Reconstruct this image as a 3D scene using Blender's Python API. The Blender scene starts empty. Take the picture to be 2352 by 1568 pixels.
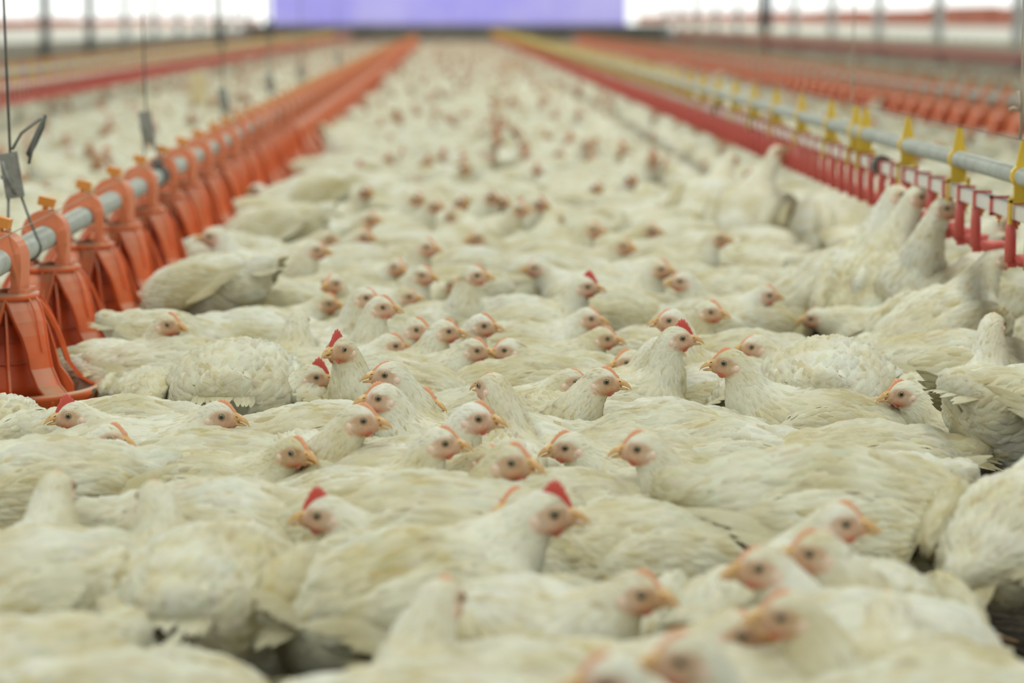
import bpy, bmesh, math, random
import numpy as np
from mathutils import Matrix, Vector

R = math.radians
SC = bpy.context.scene
COL = SC.collection
rng = np.random.default_rng(11)
random.seed(11)

# ---------------------------------------------------------------- camera, world, light, exposure
W_, H_ = 2352, 1568
FPX = 5300.0                      # focal length in pixels of the 2352 px frame
EYE = 0.80                        # lens height above the litter
VPX, VPY = 1030.0, 45.0           # where the feed lines run together
pitch = math.atan((H_ / 2 - VPY) / FPX)
yaw = math.atan((W_ / 2 - VPX) * math.cos(pitch) / FPX)
cam = bpy.data.cameras.new('camera')
cam.sensor_width = 36.0
cam.lens = 36.0 * FPX / W_
cam.dof.use_dof = True
cam.dof.focus_distance = 3.75
cam.dof.aperture_fstop = 2.8
cam.clip_start, cam.clip_end = 0.05, 400
camo = bpy.data.objects.new('camera', cam)
COL.objects.link(camo)
camo.location = (0, 0, EYE)
camo.rotation_euler = (math.pi / 2 - pitch, 0, -yaw)
SC.camera = camo
CR = np.array(camo.rotation_euler.to_matrix())

SC.view_settings.view_transform = 'Standard'
SC.view_settings.look = 'None'
SC.view_settings.gamma = 1.0
SC.view_settings.use_curve_mapping = False
SC.view_settings.exposure = -0.33

world = bpy.data.worlds.new('world')
SC.world = world
world.use_nodes = True
bg = world.node_tree.nodes['Background']
bg.inputs[0].default_value = (0.97, 1.0, 0.95, 1)
bg.inputs[1].default_value = 1.9

LEFT_WALL, RIGHT_WALL, END, BACK = -6.5, 7.0, 75.0, -6.0
SILL, HEAD = 0.45, 2.3


def area(name, loc, rot, sx, sy, power, color, portal=False):
    l = bpy.data.lights.new(name, 'AREA')
    l.shape = 'RECTANGLE'
    l.size, l.size_y = sx, sy
    l.energy = power
    l.color = color
    if portal:
        l.cycles.is_portal = True
    o = bpy.data.objects.new(name, l)
    COL.objects.link(o)
    o.location = loc
    o.rotation_euler = rot
    return o


ymid, ylen = (END + BACK) / 2, END - BACK
area('daylight_left', (LEFT_WALL - 0.15, ymid, (SILL + HEAD) / 2), (0, R(-90), 0), HEAD - SILL, ylen, 1, (1, 1, 1), True)
area('daylight_right', (RIGHT_WALL + 0.15, ymid, (SILL + HEAD) / 2), (0, R(90), 0), HEAD - SILL, ylen, 1, (1, 1, 1), True)
# two long area lights added under the roof to light the flock from above
area('added_top_light_left', (-1.5, ymid, 2.75), (0, 0, 0), 0.4, ylen - 2, 1180, (0.97, 1.0, 0.91))
area('added_top_light_right', (1.4, ymid, 2.75), (0, 0, 0), 0.4, ylen - 2, 1180, (0.97, 1.0, 0.91))


def at(px, py, z):
    """the point at height z seen at pixel (px, py) of the photograph"""
    d = CR @ np.array([(px - W_ / 2) / FPX, -(py - H_ / 2) / FPX, -1.0])
    t = (z - EYE) / d[2]
    return np.array([d[0] * t, d[1] * t, z])


# ---------------------------------------------------------------- materials
def new_mat(name):
    m = bpy.data.materials.new(name)
    m.use_nodes = True
    return m, m.node_tree.nodes, m.node_tree.links, m.node_tree.nodes['Principled BSDF']


def mat(name, col, rough=0.6, metal=0.0, dust=None, dust_amt=0.0, noise=0.0, nscale=20.0, col2=None, bump=0.0, bscale=80.0):
    m, n, l, b = new_mat(name)
    b.inputs['Base Color'].default_value = (*col, 1)
    b.inputs['Roughness'].default_value = rough
    b.inputs['Metallic'].default_value = metal
    tc = n.new('ShaderNodeTexCoord')
    out = None
    if noise > 0:
        t = n.new('ShaderNodeTexNoise')
        t.inputs['Scale'].default_value = nscale
        t.inputs['Detail'].default_value = 4
        l.new(tc.outputs['Object'], t.inputs['Vector'])
        r = n.new('ShaderNodeValToRGB')
        r.color_ramp.elements[0].position = 0.35
        r.color_ramp.elements[1].position = 0.7
        c2 = col2 or tuple(c * (1 - noise) for c in col)
        r.color_ramp.elements[0].color = (*col, 1)
        r.color_ramp.elements[1].color = (*c2, 1)
        l.new(t.outputs['Fac'], r.inputs['Fac'])
        out = r.outputs['Color']
    if dust:
        g = n.new('ShaderNodeNewGeometry')
        s = n.new('ShaderNodeSeparateXYZ')
        l.new(g.outputs['Normal'], s.inputs[0])
        t = n.new('ShaderNodeTexNoise')
        t.inputs['Scale'].default_value = 35
        t.inputs['Detail'].default_value = 5
        l.new(tc.outputs['Object'], t.inputs['Vector'])
        mr = n.new('ShaderNodeMapRange')
        mr.inputs[1].default_value = 0.25
        mr.inputs[2].default_value = 0.95
        l.new(s.outputs['Z'], mr.inputs[0])
        mu = n.new('ShaderNodeMath')
        mu.operation = 'MULTIPLY'
        l.new(mr.outputs[0], mu.inputs[0])
        l.new(t.outputs['Fac'], mu.inputs[1])
        mu2 = n.new('ShaderNodeMath')
        mu2.operation = 'MULTIPLY'
        mu2.inputs[1].default_value = dust_amt * 2
        mu2.use_clamp = True
        l.new(mu.outputs[0], mu2.inputs[0])
        mx = n.new('ShaderNodeMixRGB')
        l.new(mu2.outputs[0], mx.inputs[0])
        if out:
            l.new(out, mx.inputs[1])
        else:
            mx.inputs[1].default_value = (*col, 1)
        mx.inputs[2].default_value = (*dust, 1)
        out = mx.outputs[0]
    if out:
        l.new(out, b.inputs['Base Color'])
    if bump > 0:
        t = n.new('ShaderNodeTexNoise')
        t.inputs['Scale'].default_value = bscale
        t.inputs['Detail'].default_value = 6
        l.new(tc.outputs['Object'], t.inputs['Vector'])
        bp = n.new('ShaderNodeBump')
        bp.inputs['Strength'].default_value = bump
        bp.inputs['Distance'].default_value = 0.01
        l.new(t.outputs['Fac'], bp.inputs['Height'])
        l.new(bp.outputs[0], b.inputs['Normal'])
    return m


def plumage_material():
    m, n, l, b = new_mat('white_plumage')
    b.inputs['Roughness'].default_value = 0.75
    b.inputs['Specular IOR Level'].default_value = 0.15
    at_ = n.new('ShaderNodeAttribute')
    at_.attribute_name = 'Col'
    tc = n.new('ShaderNodeTexCoord')
    oi = n.new('ShaderNodeObjectInfo')
    off = n.new('ShaderNodeVectorMath')
    off.operation = 'SCALE'
    off.inputs[0].default_value = (37, 23, 51)
    l.new(oi.outputs['Random'], off.inputs['Scale'])
    add = n.new('ShaderNodeVectorMath')
    l.new(tc.outputs['Object'], add.inputs[0])
    l.new(off.outputs[0], add.inputs[1])
    # soiled patches
    t = n.new('ShaderNodeTexNoise')
    t.inputs['Scale'].default_value = 8.5
    t.inputs['Detail'].default_value = 5
    t.inputs['Roughness'].default_value = 0.6
    l.new(add.outputs[0], t.inputs['Vector'])
    r = n.new('ShaderNodeMapRange')
    r.inputs[1].default_value = 0.42
    r.inputs[2].default_value = 0.66
    r.inputs[3].default_value = 0.0
    r.inputs[4].default_value = 0.85
    l.new(t.outputs['Fac'], r.inputs[0])
    mx = n.new('ShaderNodeMixRGB')
    mx.blend_type = 'MULTIPLY'
    l.new(r.outputs[0], mx.inputs[0])
    l.new(at_.outputs['Color'], mx.inputs[1])
    mx.inputs[2].default_value = (0.80, 0.715, 0.50, 1)
    # fine dark specks of litter stuck in the feathers
    t2 = n.new('ShaderNodeTexNoise')
    t2.inputs['Scale'].default_value = 48
    t2.inputs['Detail'].default_value = 3
    st = n.new('ShaderNodeVectorMath')
    st.operation = 'MULTIPLY'
    st.inputs[1].default_value = (0.28, 1.0, 1.0)
    l.new(add.outputs[0], st.inputs[0])
    l.new(st.outputs[0], t2.inputs['Vector'])
    r2 = n.new('ShaderNodeMapRange')
    r2.inputs[1].default_value = 0.62
    r2.inputs[2].default_value = 0.76
    r2.inputs[4].default_value = 0.60
    l.new(t2.outputs['Fac'], r2.inputs[0])
    mx2 = n.new('ShaderNodeMixRGB')
    l.new(r2.outputs[0], mx2.inputs[0])
    l.new(mx.outputs[0], mx2.inputs[1])
    mx2.inputs[2].default_value = (0.30, 0.22, 0.11, 1)
    mr = n.new('ShaderNodeMapRange')
    mr.inputs[3].default_value = 0.0
    mr.inputs[4].default_value = 0.55
    l.new(oi.outputs['Random'], mr.inputs[0])
    mx3 = n.new('ShaderNodeMixRGB')
    mx3.blend_type = 'MULTIPLY'
    l.new(mr.outputs[0], mx3.inputs[0])
    l.new(mx2.outputs[0], mx3.inputs[1])
    mx3.inputs[2].default_value = (0.86, 0.84, 0.72, 1)
    l.new(mx3.outputs[0], b.inputs['Base Color'])
    t3 = n.new('ShaderNodeTexNoise')
    t3.inputs['Scale'].default_value = 120
    t3.inputs['Detail'].default_value = 3
    l.new(tc.outputs['Object'], t3.inputs['Vector'])
    bp = n.new('ShaderNodeBump')
    bp.inputs['Strength'].default_value = 0.35
    bp.inputs['Distance'].default_value = 0.004
    l.new(t3.outputs['Fac'], bp.inputs['Height'])
    l.new(bp.outputs[0], b.inputs['Normal'])
    return m


M = {}
M['plumage'] = plumage_material()
M['beak'] = mat('beak_horn', (0.68, 0.45, 0.19), 0.4, noise=0.35, nscale=120, col2=(0.58, 0.30, 0.12))
M['comb_orange'] = mat('comb_skin_orange', (0.74, 0.34, 0.19), 0.5)
M['comb_red'] = mat('comb_skin_red', (0.56, 0.07, 0.05), 0.45)
M['wattle'] = mat('wattle_skin', (0.60, 0.17, 0.12), 0.5)
M['lobe'] = mat('lobe_skin', (0.80, 0.62, 0.52), 0.55)
M['pupil'] = mat('pupil_black', (0.012, 0.013, 0.012), 0.12)
M['iris'] = mat('iris_brown', (0.20, 0.16, 0.09), 0.25)
M['lid'] = mat('eyelid_skin', (0.50, 0.36, 0.25), 0.6)
M['shank'] = mat('shank_skin', (0.62, 0.40, 0.20), 0.6, noise=0.4, nscale=60)
M['orange'] = mat('feeder_orange', (0.78, 0.145, 0.036), 0.42, dust=(0.45, 0.34, 0.23), dust_amt=0.75, noise=0.15, nscale=25)
M['hanger'] = mat('hanger_orange', (0.74, 0.22, 0.10), 0.5, dust=(0.45, 0.32, 0.22), dust_amt=0.5)
M['knob'] = mat('knob_amber', (0.72, 0.28, 0.05), 0.45)
M['feed'] = mat('feed_meal', (0.22, 0.13, 0.06), 0.9, bump=0.6)
M['galv'] = mat('galvanised_pipe', (0.52, 0.56, 0.53), 0.4, 0.1, noise=0.25, nscale=30, dust=(0.5, 0.48, 0.38), dust_amt=0.35)
M['darkmetal'] = mat('dark_steel', (0.10, 0.11, 0.11), 0.5, 0.5)
M['alloy'] = mat('grey_alloy', (0.36, 0.37, 0.34), 0.5, 0.4, noise=0.4, nscale=60)
M['wire'] = mat('wire_rope', (0.17, 0.18, 0.17), 0.5, 0.4)
M['cord'] = mat('pale_cord', (0.45, 0.38, 0.30), 0.8)
M['yellow'] = mat('clip_yellow', (0.74, 0.50, 0.05), 0.45)
M['red'] = mat('cup_red', (0.66, 0.115, 0.10), 0.42, dust=(0.5, 0.3, 0.25), dust_amt=0.3)
M['whitepipe'] = mat('white_pvc', (0.80, 0.80, 0.78), 0.35, noise=0.12, nscale=40)
M['nipple'] = mat('nipple_orange', (0.80, 0.30, 0.05), 0.4)
M['wall'] = mat('limewash', (0.60, 0.56, 0.48), 0.85, noise=0.2, nscale=3)
M['farwall'] = mat('bare_cement', (0.26, 0.25, 0.21), 0.9, noise=0.2, nscale=2)
M['roof'] = mat('roof_sheet', (0.30, 0.31, 0.29), 0.6)
M['post'] = mat('post_paint', (0.50, 0.55, 0.56), 0.6)
M['postdark'] = mat('post_steel', (0.16, 0.18, 0.18), 0.6)
M['creampost'] = mat('cream_timber', (0.72, 0.62, 0.38), 0.7)
M['outwall'] = mat('outdoor_white', (0.80, 0.80, 0.75), 0.8)
M['outband'] = mat('outdoor_orange', (0.42, 0.13, 0.075), 0.8, noise=0.3, nscale=1.5)
M['ground'] = mat('outdoor_ground', (0.55, 0.53, 0.45), 0.9)
M['bluejacket'] = mat('blue_grey_plastic', (0.10, 0.13, 0.19), 0.6)


def litter_material():
    m, n, l, b = new_mat('litter')
    b.inputs['Roughness'].default_value = 0.95
    tc = n.new('ShaderNodeTexCoord')
    t = n.new('ShaderNodeTexNoise')
    t.inputs['Scale'].default_value = 38
    t.inputs['Detail'].default_value = 8
    t.inputs['Roughness'].default_value = 0.7
    l.new(tc.outputs['Object'], t.inputs['Vector'])
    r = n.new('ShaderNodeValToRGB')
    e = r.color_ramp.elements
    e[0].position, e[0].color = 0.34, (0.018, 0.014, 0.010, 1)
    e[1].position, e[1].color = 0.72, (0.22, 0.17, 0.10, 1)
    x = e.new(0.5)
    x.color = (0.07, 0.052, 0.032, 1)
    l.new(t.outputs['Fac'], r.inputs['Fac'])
    l.new(r.outputs['Color'], b.inputs['Base Color'])
    bp = n.new('ShaderNodeBump')
    bp.inputs['Strength'].default_value = 0.9
    bp.inputs['Distance'].default_value = 0.02
    l.new(t.outputs['Fac'], bp.inputs['Height'])
    l.new(bp.outputs[0], b.inputs['Normal'])
    return m


M['litter'] = litter_material()


def curtain_material():
    m, n, l, b = new_mat('violet_curtain')
    n.remove(b)
    o = n['Material Output']
    tr = n.new('ShaderNodeBsdfTranslucent')
    df = n.new('ShaderNodeBsdfDiffuse')
    mx = n.new('ShaderNodeMixShader')
    tc = n.new('ShaderNodeTexCoord')
    w = n.new('ShaderNodeTexNoise')
    w.inputs['Scale'].default_value = 0.5
    l.new(tc.outputs['Object'], w.inputs['Vector'])
    r = n.new('ShaderNodeValToRGB')
    r.color_ramp.elements[0].position = 0.4
    r.color_ramp.elements[1].position = 0.62
    r.color_ramp.elements[0].color = (0.44, 0.40, 1.0, 1)
    r.color_ramp.elements[1].color = (0.56, 0.52, 1.0, 1)
    l.new(w.outputs['Fac'], r.inputs['Fac'])
    l.new(r.outputs['Color'], tr.inputs['Color'])
    df.inputs['Color'].default_value = (0.4, 0.35, 0.8, 1)
    mx.inputs[0].default_value = 0.2
    l.new(tr.outputs[0], mx.inputs[1])
    l.new(df.outputs[0], mx.inputs[2])
    l.new(mx.outputs[0], o.inputs['Surface'])
    return m


M['curtain'] = curtain_material()


def drop_material():
    m, n, l, b = new_mat('water_drop')
    b.inputs['Roughness'].default_value = 0.02
    b.inputs['Transmission Weight'].default_value = 1.0
    b.inputs['IOR'].default_value = 1.33
    return m


M['drop'] = drop_material()


# ---------------------------------------------------------------- object helpers
def link(name, me, m=None, parent=None):
    o = bpy.data.objects.new(name, me)
    COL.objects.link(o)
    if m is not None and me is not None and len(me.materials) == 0:
        for x in (m if isinstance(m, (list, tuple)) else [m]):
            me.materials.append(x)
    if parent is not None:
        o.parent = parent
    return o


def tag(o, label, cat, group=None, kind=None):
    if label:
        o['label'] = label
    if cat:
        o['category'] = cat
    if group:
        o['group'] = group
    if kind:
        o['kind'] = kind
    return o


def empty(name, loc=(0, 0, 0), rz=0.0, s=1.0):
    o = bpy.data.objects.new(name, None)
    o.empty_display_size = 0.05
    COL.objects.link(o)
    o.location = loc
    o.rotation_euler = (0, 0, rz)
    o.scale = (s, s, s)
    return o


def struct(name, bm, m):
    o = obj(name, bm, m)
    o['kind'] = 'structure'
    return o


def obj(name, bm, m, parent=None, smooth=False):
    me = bpy.data.meshes.new(name)
    bm.to_mesh(me)
    bm.free()
    if smooth:
        me.polygons.foreach_set('use_smooth', [True] * len(me.polygons))
    return link(name, me, m, parent)


def bx(bm, x0, x1, y0, y1, z0, z1, mi=0):
    v = [bm.verts.new(p) for p in ((x0, y0, z0), (x1, y0, z0), (x1, y1, z0), (x0, y1, z0), (x0, y0, z1), (x1, y0, z1), (x1, y1, z1), (x0, y1, z1))]
    for f in ((0, 3, 2, 1), (4, 5, 6, 7), (0, 1, 5, 4), (1, 2, 6, 5), (2, 3, 7, 6), (3, 0, 4, 7)):
        bm.faces.new([v[i] for i in f]).material_index = mi
    return bm


def tube(bm, pts, rad, seg=10, cap=True, mi=0):
    """a round tube through pts (radius a number or one per point)"""
    pts = [Vector(p) for p in pts]
    rs = rad if isinstance(rad, (list, tuple)) else [rad] * len(pts)
    rings = []
    up = None
    for i, p in enumerate(pts):
        d = (pts[min(i + 1, len(pts) - 1)] - pts[max(i - 1, 0)]).normalized()
        if up is None:
            up = Vector((0, 0, 1)) if abs(d.z) < 0.9 else Vector((1, 0, 0))
        a = d.cross(up).normalized()
        up = a.cross(d).normalized()
        rings.append([bm.verts.new(p + rs[i] * (math.cos(2 * math.pi * k / seg) * a + math.sin(2 * math.pi * k / seg) * up)) for k in range(seg)])
    for r0, r1 in zip(rings, rings[1:]):
        for k in range(seg):
            f = bm.faces.new((r0[k], r0[(k + 1) % seg], r1[(k + 1) % seg], r1[k]))
            f.smooth = True
            f.material_index = mi
    if cap:
        bm.faces.new(rings[0][::-1]).material_index = mi
        bm.faces.new(rings[-1]).material_index = mi
    return bm


def lathe(bm, prof, seg=32, close=False, mi=0):
    rings = [[bm.verts.new((r * math.cos(2 * math.pi * k / seg), r * math.sin(2 * math.pi * k / seg), z)) for k in range(seg)] for r, z in prof]
    pairs = list(zip(rings, rings[1:]))
    if close:
        pairs.append((rings[-1], rings[0]))
    for a, b in pairs:
        for k in range(seg):
            f = bm.faces.new((a[k], a[(k + 1) % seg], b[(k + 1) % seg], b[k]))
            f.smooth = True
            f.material_index = mi
    return bm


def strip_solid(bm, left, right, thick, mi=0):
    """a band between two polylines, thickened along thick (one vector per station)"""
    rows = []
    for a, b, t in zip(left, right, thick):
        a, b, t = Vector(a), Vector(b), Vector(t)
        rows.append([bm.verts.new(p) for p in (a, b, b + t, a + t)])
    for p, q in zip(rows, rows[1:]):
        for k in range(4):
            f = bm.faces.new((p[k], p[(k + 1) % 4], q[(k + 1) % 4], q[k]))
            f.material_index = mi
    bm.faces.new(rows[0][::-1])
    bm.faces.new(rows[-1])
    return bm


# ---------------------------------------------------------------- the house
bm = bmesh.new()
bx(bm, LEFT_WALL, RIGHT_WALL, BACK, END, -0.1, 0.0)
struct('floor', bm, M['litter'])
for side, x, s in (('left', LEFT_WALL, -1), ('right', RIGHT_WALL, 1)):
    bm = bmesh.new()
    x0, x1 = sorted((x, x + s * 0.15))
    bx(bm, x0, x1, BACK, END, -0.1, SILL)
    bx(bm, x0, x1, BACK, END, HEAD, 2.8)
    struct('wall_' + side, bm, M['wall'])
bm = bmesh.new()
bx(bm, LEFT_WALL - 0.15, RIGHT_WALL + 0.15, END, END + 0.15, -0.1, 0.64)
bx(bm, -5.7, 5.75, END, END + 0.15, 2.6, 4.0)
struct('wall_far', bm, M['farwall'])
bm = bmesh.new()
bx(bm, LEFT_WALL - 0.15, RIGHT_WALL + 0.15, BACK - 0.15, BACK, -0.1, 4.0)
struct('wall_near', bm, M['wall'])
bm = bmesh.new()
for xa, xb, za, zb in ((LEFT_WALL - 0.6, 0.25, 2.7, 3.9), (0.25, RIGHT_WALL + 0.6, 3.9, 2.7)):
    v = [bm.verts.new(p) for p in ((xa, BACK - 0.3, za), (xb, BACK - 0.3, zb), (xb, END + 0.3, zb), (xa, END + 0.3, za))]
    u = [bm.verts.new((q.co.x, q.co.y, q.co.z + 0.06)) for q in v]
    bm.faces.new(v[::-1])
    bm.faces.new(u)
    for k in range(4):
        bm.faces.new((v[k], v[(k + 1) % 4], u[(k + 1) % 4], u[k]))
struct('ceiling', bm, M['roof'])
# the violet sheet curtain across the far end: hung in soft vertical folds
bm = bmesh.new()
N = 120
rows = []
for z in (0.64, 1.2, 1.9, 2.6):
    rows.append([bm.verts.new((-5.7 + 11.45 * i / N, END - 0.05 + 0.035 * math.sin(i * 0.9) + 0.02 * math.sin(i * 0.37), z)) for i in range(N + 1)])
for a, b in zip(rows, rows[1:]):
    for i in range(N):
        bm.faces.new((a[i], a[i + 1], b[i + 1], b[i])).smooth = True
tag(obj('curtain', bm, M['curtain']), 'backlit violet sheet curtain closing the far end of the house', 'curtain')
# posts along both open sides
k = 0
for i in range(19):
    y = -4.0 + 4.6 * i
    for x, s in ((LEFT_WALL + 0.06, -1), (RIGHT_WALL - 0.06, 1)):
        if y > END - 0.5:
            continue
        k += 1
        dark = s < 0 and i in (9, 10)
        hw = 0.16 if dark else (0.10 if s > 0 else 0.09)
        bm = bmesh.new()
        bx(bm, x - 0.05, x + 0.05, y - hw, y + hw, 0.0, 2.75)
        bx(bm, x - 0.07, x + 0.07, y - hw - 0.03, y + hw + 0.03, 0.0, 0.08)
        struct('trim_%d' % k, bm, M['postdark'] if dark else M['post'])

# outdoors beyond the open sides
bm = bmesh.new()
bx(bm, -60, 60, -40, 200, -0.3, -0.12)
struct('ground', bm, M['ground'])
for name, x, s, b0, b1, lab in (('boundary_wall', 13.0, 1, 0.63, 1.12, 'pale boundary wall with orange top courses outside the right openings'),
                                ('boundary_wall', -13.0, -1, 0.52, 0.86, 'pale boundary wall with orange top courses outside the left openings')):
    root = tag(empty(name, (x, 60, -0.12)), lab, 'wall')
    bm = bmesh.new()
    xa, xb = (0, 0.25) if s > 0 else (-0.25, 0)
    bx(bm, xa, xb, -60, 100, 0, b0 + 0.12)
    obj('wall', bm, M['outwall'], root)
    y = -58.0
    rr = random.Random(4)
    while y < 96:
        ln = rr.uniform(5, 9)
        bm = bmesh.new()
        bx(bm, xa, xb, y, y + ln, b0 + 0.12, b1 + 0.12 + rr.uniform(-.05, .03))
        obj('orange_course', bm, M['outband'], root)
        y += ln + rr.uniform(0.3, 1.2)

# ---------------------------------------------------------------- feeders
PIPE_Z = 0.352


def hull_r(z):
    """outer radius of the bell-shaped guard at height z"""
    t = (0.285 - z) / (0.285 - 0.10)
    t = min(max(t, 0), 1)
    return 0.066 + 0.072 * t ** 0.62


def strap_w(z):
    t = min(1, max(0, (z - 0.195) / 0.075))
    return 0.0255 + 0.0125 * t * t * (3 - 2 * t)


def feeder_meshes(full=True):
    out = {}
    seg = 40 if full else 14
    bm = bmesh.new()
    lathe(bm, [(0.02, 0.052), (0.125, 0.048), (0.150, 0.050), (0.158, 0.066), (0.176, 0.070), (0.179, 0.074), (0.190, 0.110), (0.191, 0.117), (0.187, 0.120),
               (0.172, 0.119), (0.166, 0.112), (0.148, 0.072), (0.10, 0.066), (0.05, 0.075), (0.02, 0.08)], seg, close=True)
    if full:
        for a in range(0, 360, 60):           # clip bosses round the rim
            ca, sa = math.cos(R(a + 20)), math.sin(R(a + 20))
            ta = Vector((-sa, ca, 0))
            for o_ in (-0.022, 0.016):
                p0 = Vector((ca * 0.183, sa * 0.183, 0)) + ta * o_
                p1 = p0 + ta * 0.006
                n_ = Vector((ca, sa, 0)) * 0.009
                strip_solid(bm, [p0 + Vector((0, 0, z)) - n_ * .5 for z in (0.076, 0.108)], [p1 + Vector((0, 0, z)) - n_ * .5 for z in (0.076, 0.108)], [n_, n_ * 1.4])
    out['pan'] = bm
    bm = bmesh.new()
    lathe(bm, [(0.02, 0.079), (0.08, 0.078), (0.11, 0.072), (0.146, 0.076), (0.10, 0.066)], seg)
    out['feed'] = bm
    bm = bmesh.new()
    lathe(bm, [(0.045, 0.290), (0.052, 0.25), (0.066, 0.18), (0.080, 0.125), (0.084, 0.10), (0.080, 0.10), (0.05, 0.2), (0.04, 0.29)], seg, close=True)
    if full:
        for z in (0.165, 0.205, 0.235):
            r = 0.045 + (0.29 - z) * 0.21
            lathe(bm, [(r, z), (r + 0.006, z), (r + 0.006, z + 0.003), (r, z + 0.003)], seg, close=True)
    out['hopper'] = bm
    # guard: slab cap, six broad straps with a raised rib, arched heads
    bm = bmesh.new()
    lathe(bm, [(0.03, 0.282), (0.062, 0.280), (0.070, 0.283), (0.071, 0.291), (0.066, 0.294), (0.03, 0.296)], 12 if full else 8, close=True)
    zs = [0.286, 0.278, 0.265, 0.245, 0.22, 0.19, 0.16, 0.13, 0.115] if full else [0.286, 0.25, 0.19, 0.115]
    for a in range(6):
        th = R(60 * a + 22)
        L_, R_, T_ = [], [], []
        for z in zs:
            r = hull_r(z)
            if z < 0.14:
                r += (0.14 - z) * 1.3
            # broad at the shoulder (so the openings are arched), narrower below
            hw = strap_w(z)
            da = hw / r
            L_.append((r * math.cos(th - da), r * math.sin(th - da), z))
            R_.append((r * math.cos(th + da), r * math.sin(th + da), z))
            T_.append((-0.006 * math.cos(th), -0.006 * math.sin(th), 0.0))
        strip_solid(bm, L_, R_, T_)
        if full:
            for e in (-1, 0.35, 1):         # raised ribs: both edges and one down the middle
                l2, r2, t2 = [], [], []
                for z in zs[:-3] if e == 0.35 else zs:
                    r = hull_r(z) - 0.002
                    if z < 0.14:
                        r += (0.14 - z) * 1.3
                    hw = strap_w(z)
                    c = e * (hw - 0.0018) / r
                    da = 0.0014 / r
                    l2.append((r * math.cos(th + c - da), r * math.sin(th + c - da), z))
                    r2.append((r * math.cos(th + c + da), r * math.sin(th + c + da), z))
                    t2.append((0.0042 * math.cos(th), 0.0042 * math.sin(th), 0.001))
                strip_solid(bm, l2, r2, t2)
    out['guard'] = bm
    # fins standing between the straps
    fins = []
    for a in range(6):
        bm = bmesh.new()
        th = R(60 * a + 52)
        prof = [(0.045, 0.278), (0.062, 0.280), (0.078, 0.262), (0.092, 0.235), (0.104, 0.195), (0.113, 0.16), (0.128, 0.142), (0.139, 0.125), (0.141, 0.084), (0.085, 0.084), (0.07, 0.16), (0.05, 0.25)]
        ta = Vector((-math.sin(th), math.cos(th), 0)) * 0.0022
        f0 = [bm.verts.new(Vector((r * math.cos(th), r * math.sin(th), z)) - ta) for r, z in prof]
        f1 = [bm.verts.new(v.co + 2 * ta) for v in f0]
        bm.faces.new(f0)
        bm.faces.new(f1[::-1])
        for i in range(len(prof)):
            j = (i + 1) % len(prof)
            bm.faces.new((f0[j], f0[i], f1[i], f1[j]))
        fins.append(bm)
    out['fins'] = fins
    # saddle hanger over the pipe
    bm = bmesh.new()
    n_ = 14 if full else 6
    inner, outer = [(-0.0255, 0.299)], [(-0.044, 0.299)]
    for i in range(n_ + 1):
        t = math.pi - math.pi * i / n_
        inner.append((0.0255 * math.cos(t), PIPE_Z + 0.0255 * math.sin(t)))
        outer.append((0.047 * math.cos(t), PIPE_Z + 0.056 * math.sin(t) ** 0.8))
    inner.append((0.0255, 0.299))
    outer.append((0.044, 0.299))
    hy = 0.028
    rings = []
    for (xi, zi), (xo, zo) in zip(inner, outer):
        fl = 0.004 if zo > PIPE_Z + 0.02 else 0
        rings.append([bm.verts.new(p) for p in ((xi, -hy, zi), (xo, -hy + fl, zo), (xo, hy - fl, zo), (xi, hy, zi))])
    for p, q in zip(rings, rings[1:]):
        for c in range(4):
            bm.faces.new((p[c], q[c], q[(c + 1) % 4], p[(c + 1) % 4]))
    bm.faces.new(rings[0])
    bm.faces.new(rings[-1][::-1])
    for s in (-1, 1):                       # feet
        bx(bm, *sorted((s * 0.022, s * 0.056)), -hy - 0.006, hy + 0.006, 0.2935, 0.302)
    if full:
        for s in (-1, 1):
            bx(bm, *sorted((s * 0.0435, s * 0.0465)), -hy, hy, 0.335, 0.338)
    out['hanger'] = bm
    bm = bmesh.new()
    bx(bm, -0.005, 0.005, -0.006, 0.006, PIPE_Z + 0.050, PIPE_Z + 0.066)
    bx(bm, -0.017, 0.017, -0.010, 0.012, PIPE_Z + 0.064, PIPE_Z + 0.083)
    bx(bm, 0.010, 0.020, -0.004, 0.006, PIPE_Z + 0.054, PIPE_Z + 0.061)
    bmesh.ops.rotate(bm, verts=bm.verts, cent=(0, 0, PIPE_Z + 0.06), matrix=Matrix.Rotation(R(14), 3, 'Y'))
    out['knob'] = bm
    return out


def to_mesh(bm, name, m):
    bmesh.ops.recalc_face_normals(bm, faces=bm.faces)
    me = bpy.data.meshes.new(name)
    bm.to_mesh(me)
    bm.free()
    for x in (m if isinstance(m, (list, tuple)) else [m]):
        me.materials.append(x)
    return me


fm = feeder_meshes(True)
FEED = [(n, to_mesh(fm[n], n, M[mm])) for n, mm in (('pan', 'orange'), ('feed', 'feed'), ('hopper', 'orange'), ('guard', 'orange'), ('hanger', 'hanger'), ('knob', 'knob'))]
FEED += [('fin', to_mesh(b, 'fin', M['orange'])) for b in fm['fins']]
# the distant feeders: one mesh each
fl = feeder_meshes(False)
big = bmesh.new()
for n, mi in (('pan', 0), ('hopper', 0), ('guard', 0), ('hanger', 1), ('knob', 2)):
    b = fl[n]
    for f in b.faces:
        f.material_index = mi
    tmp = bpy.data.meshes.new('tmp')
    b.to_mesh(tmp)
    b.free()
    big.from_mesh(tmp)
    bpy.data.meshes.remove(tmp)
for b in fl['fins']:
    tmp = bpy.data.meshes.new('tmp')
    b.to_mesh(tmp)
    b.free()
    big.from_mesh(tmp)
    bpy.data.meshes.remove(tmp)
FEED_FAR = to_mesh(big, 'feeder_pan', [M['orange'], M['hanger'], M['knob']])

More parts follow.
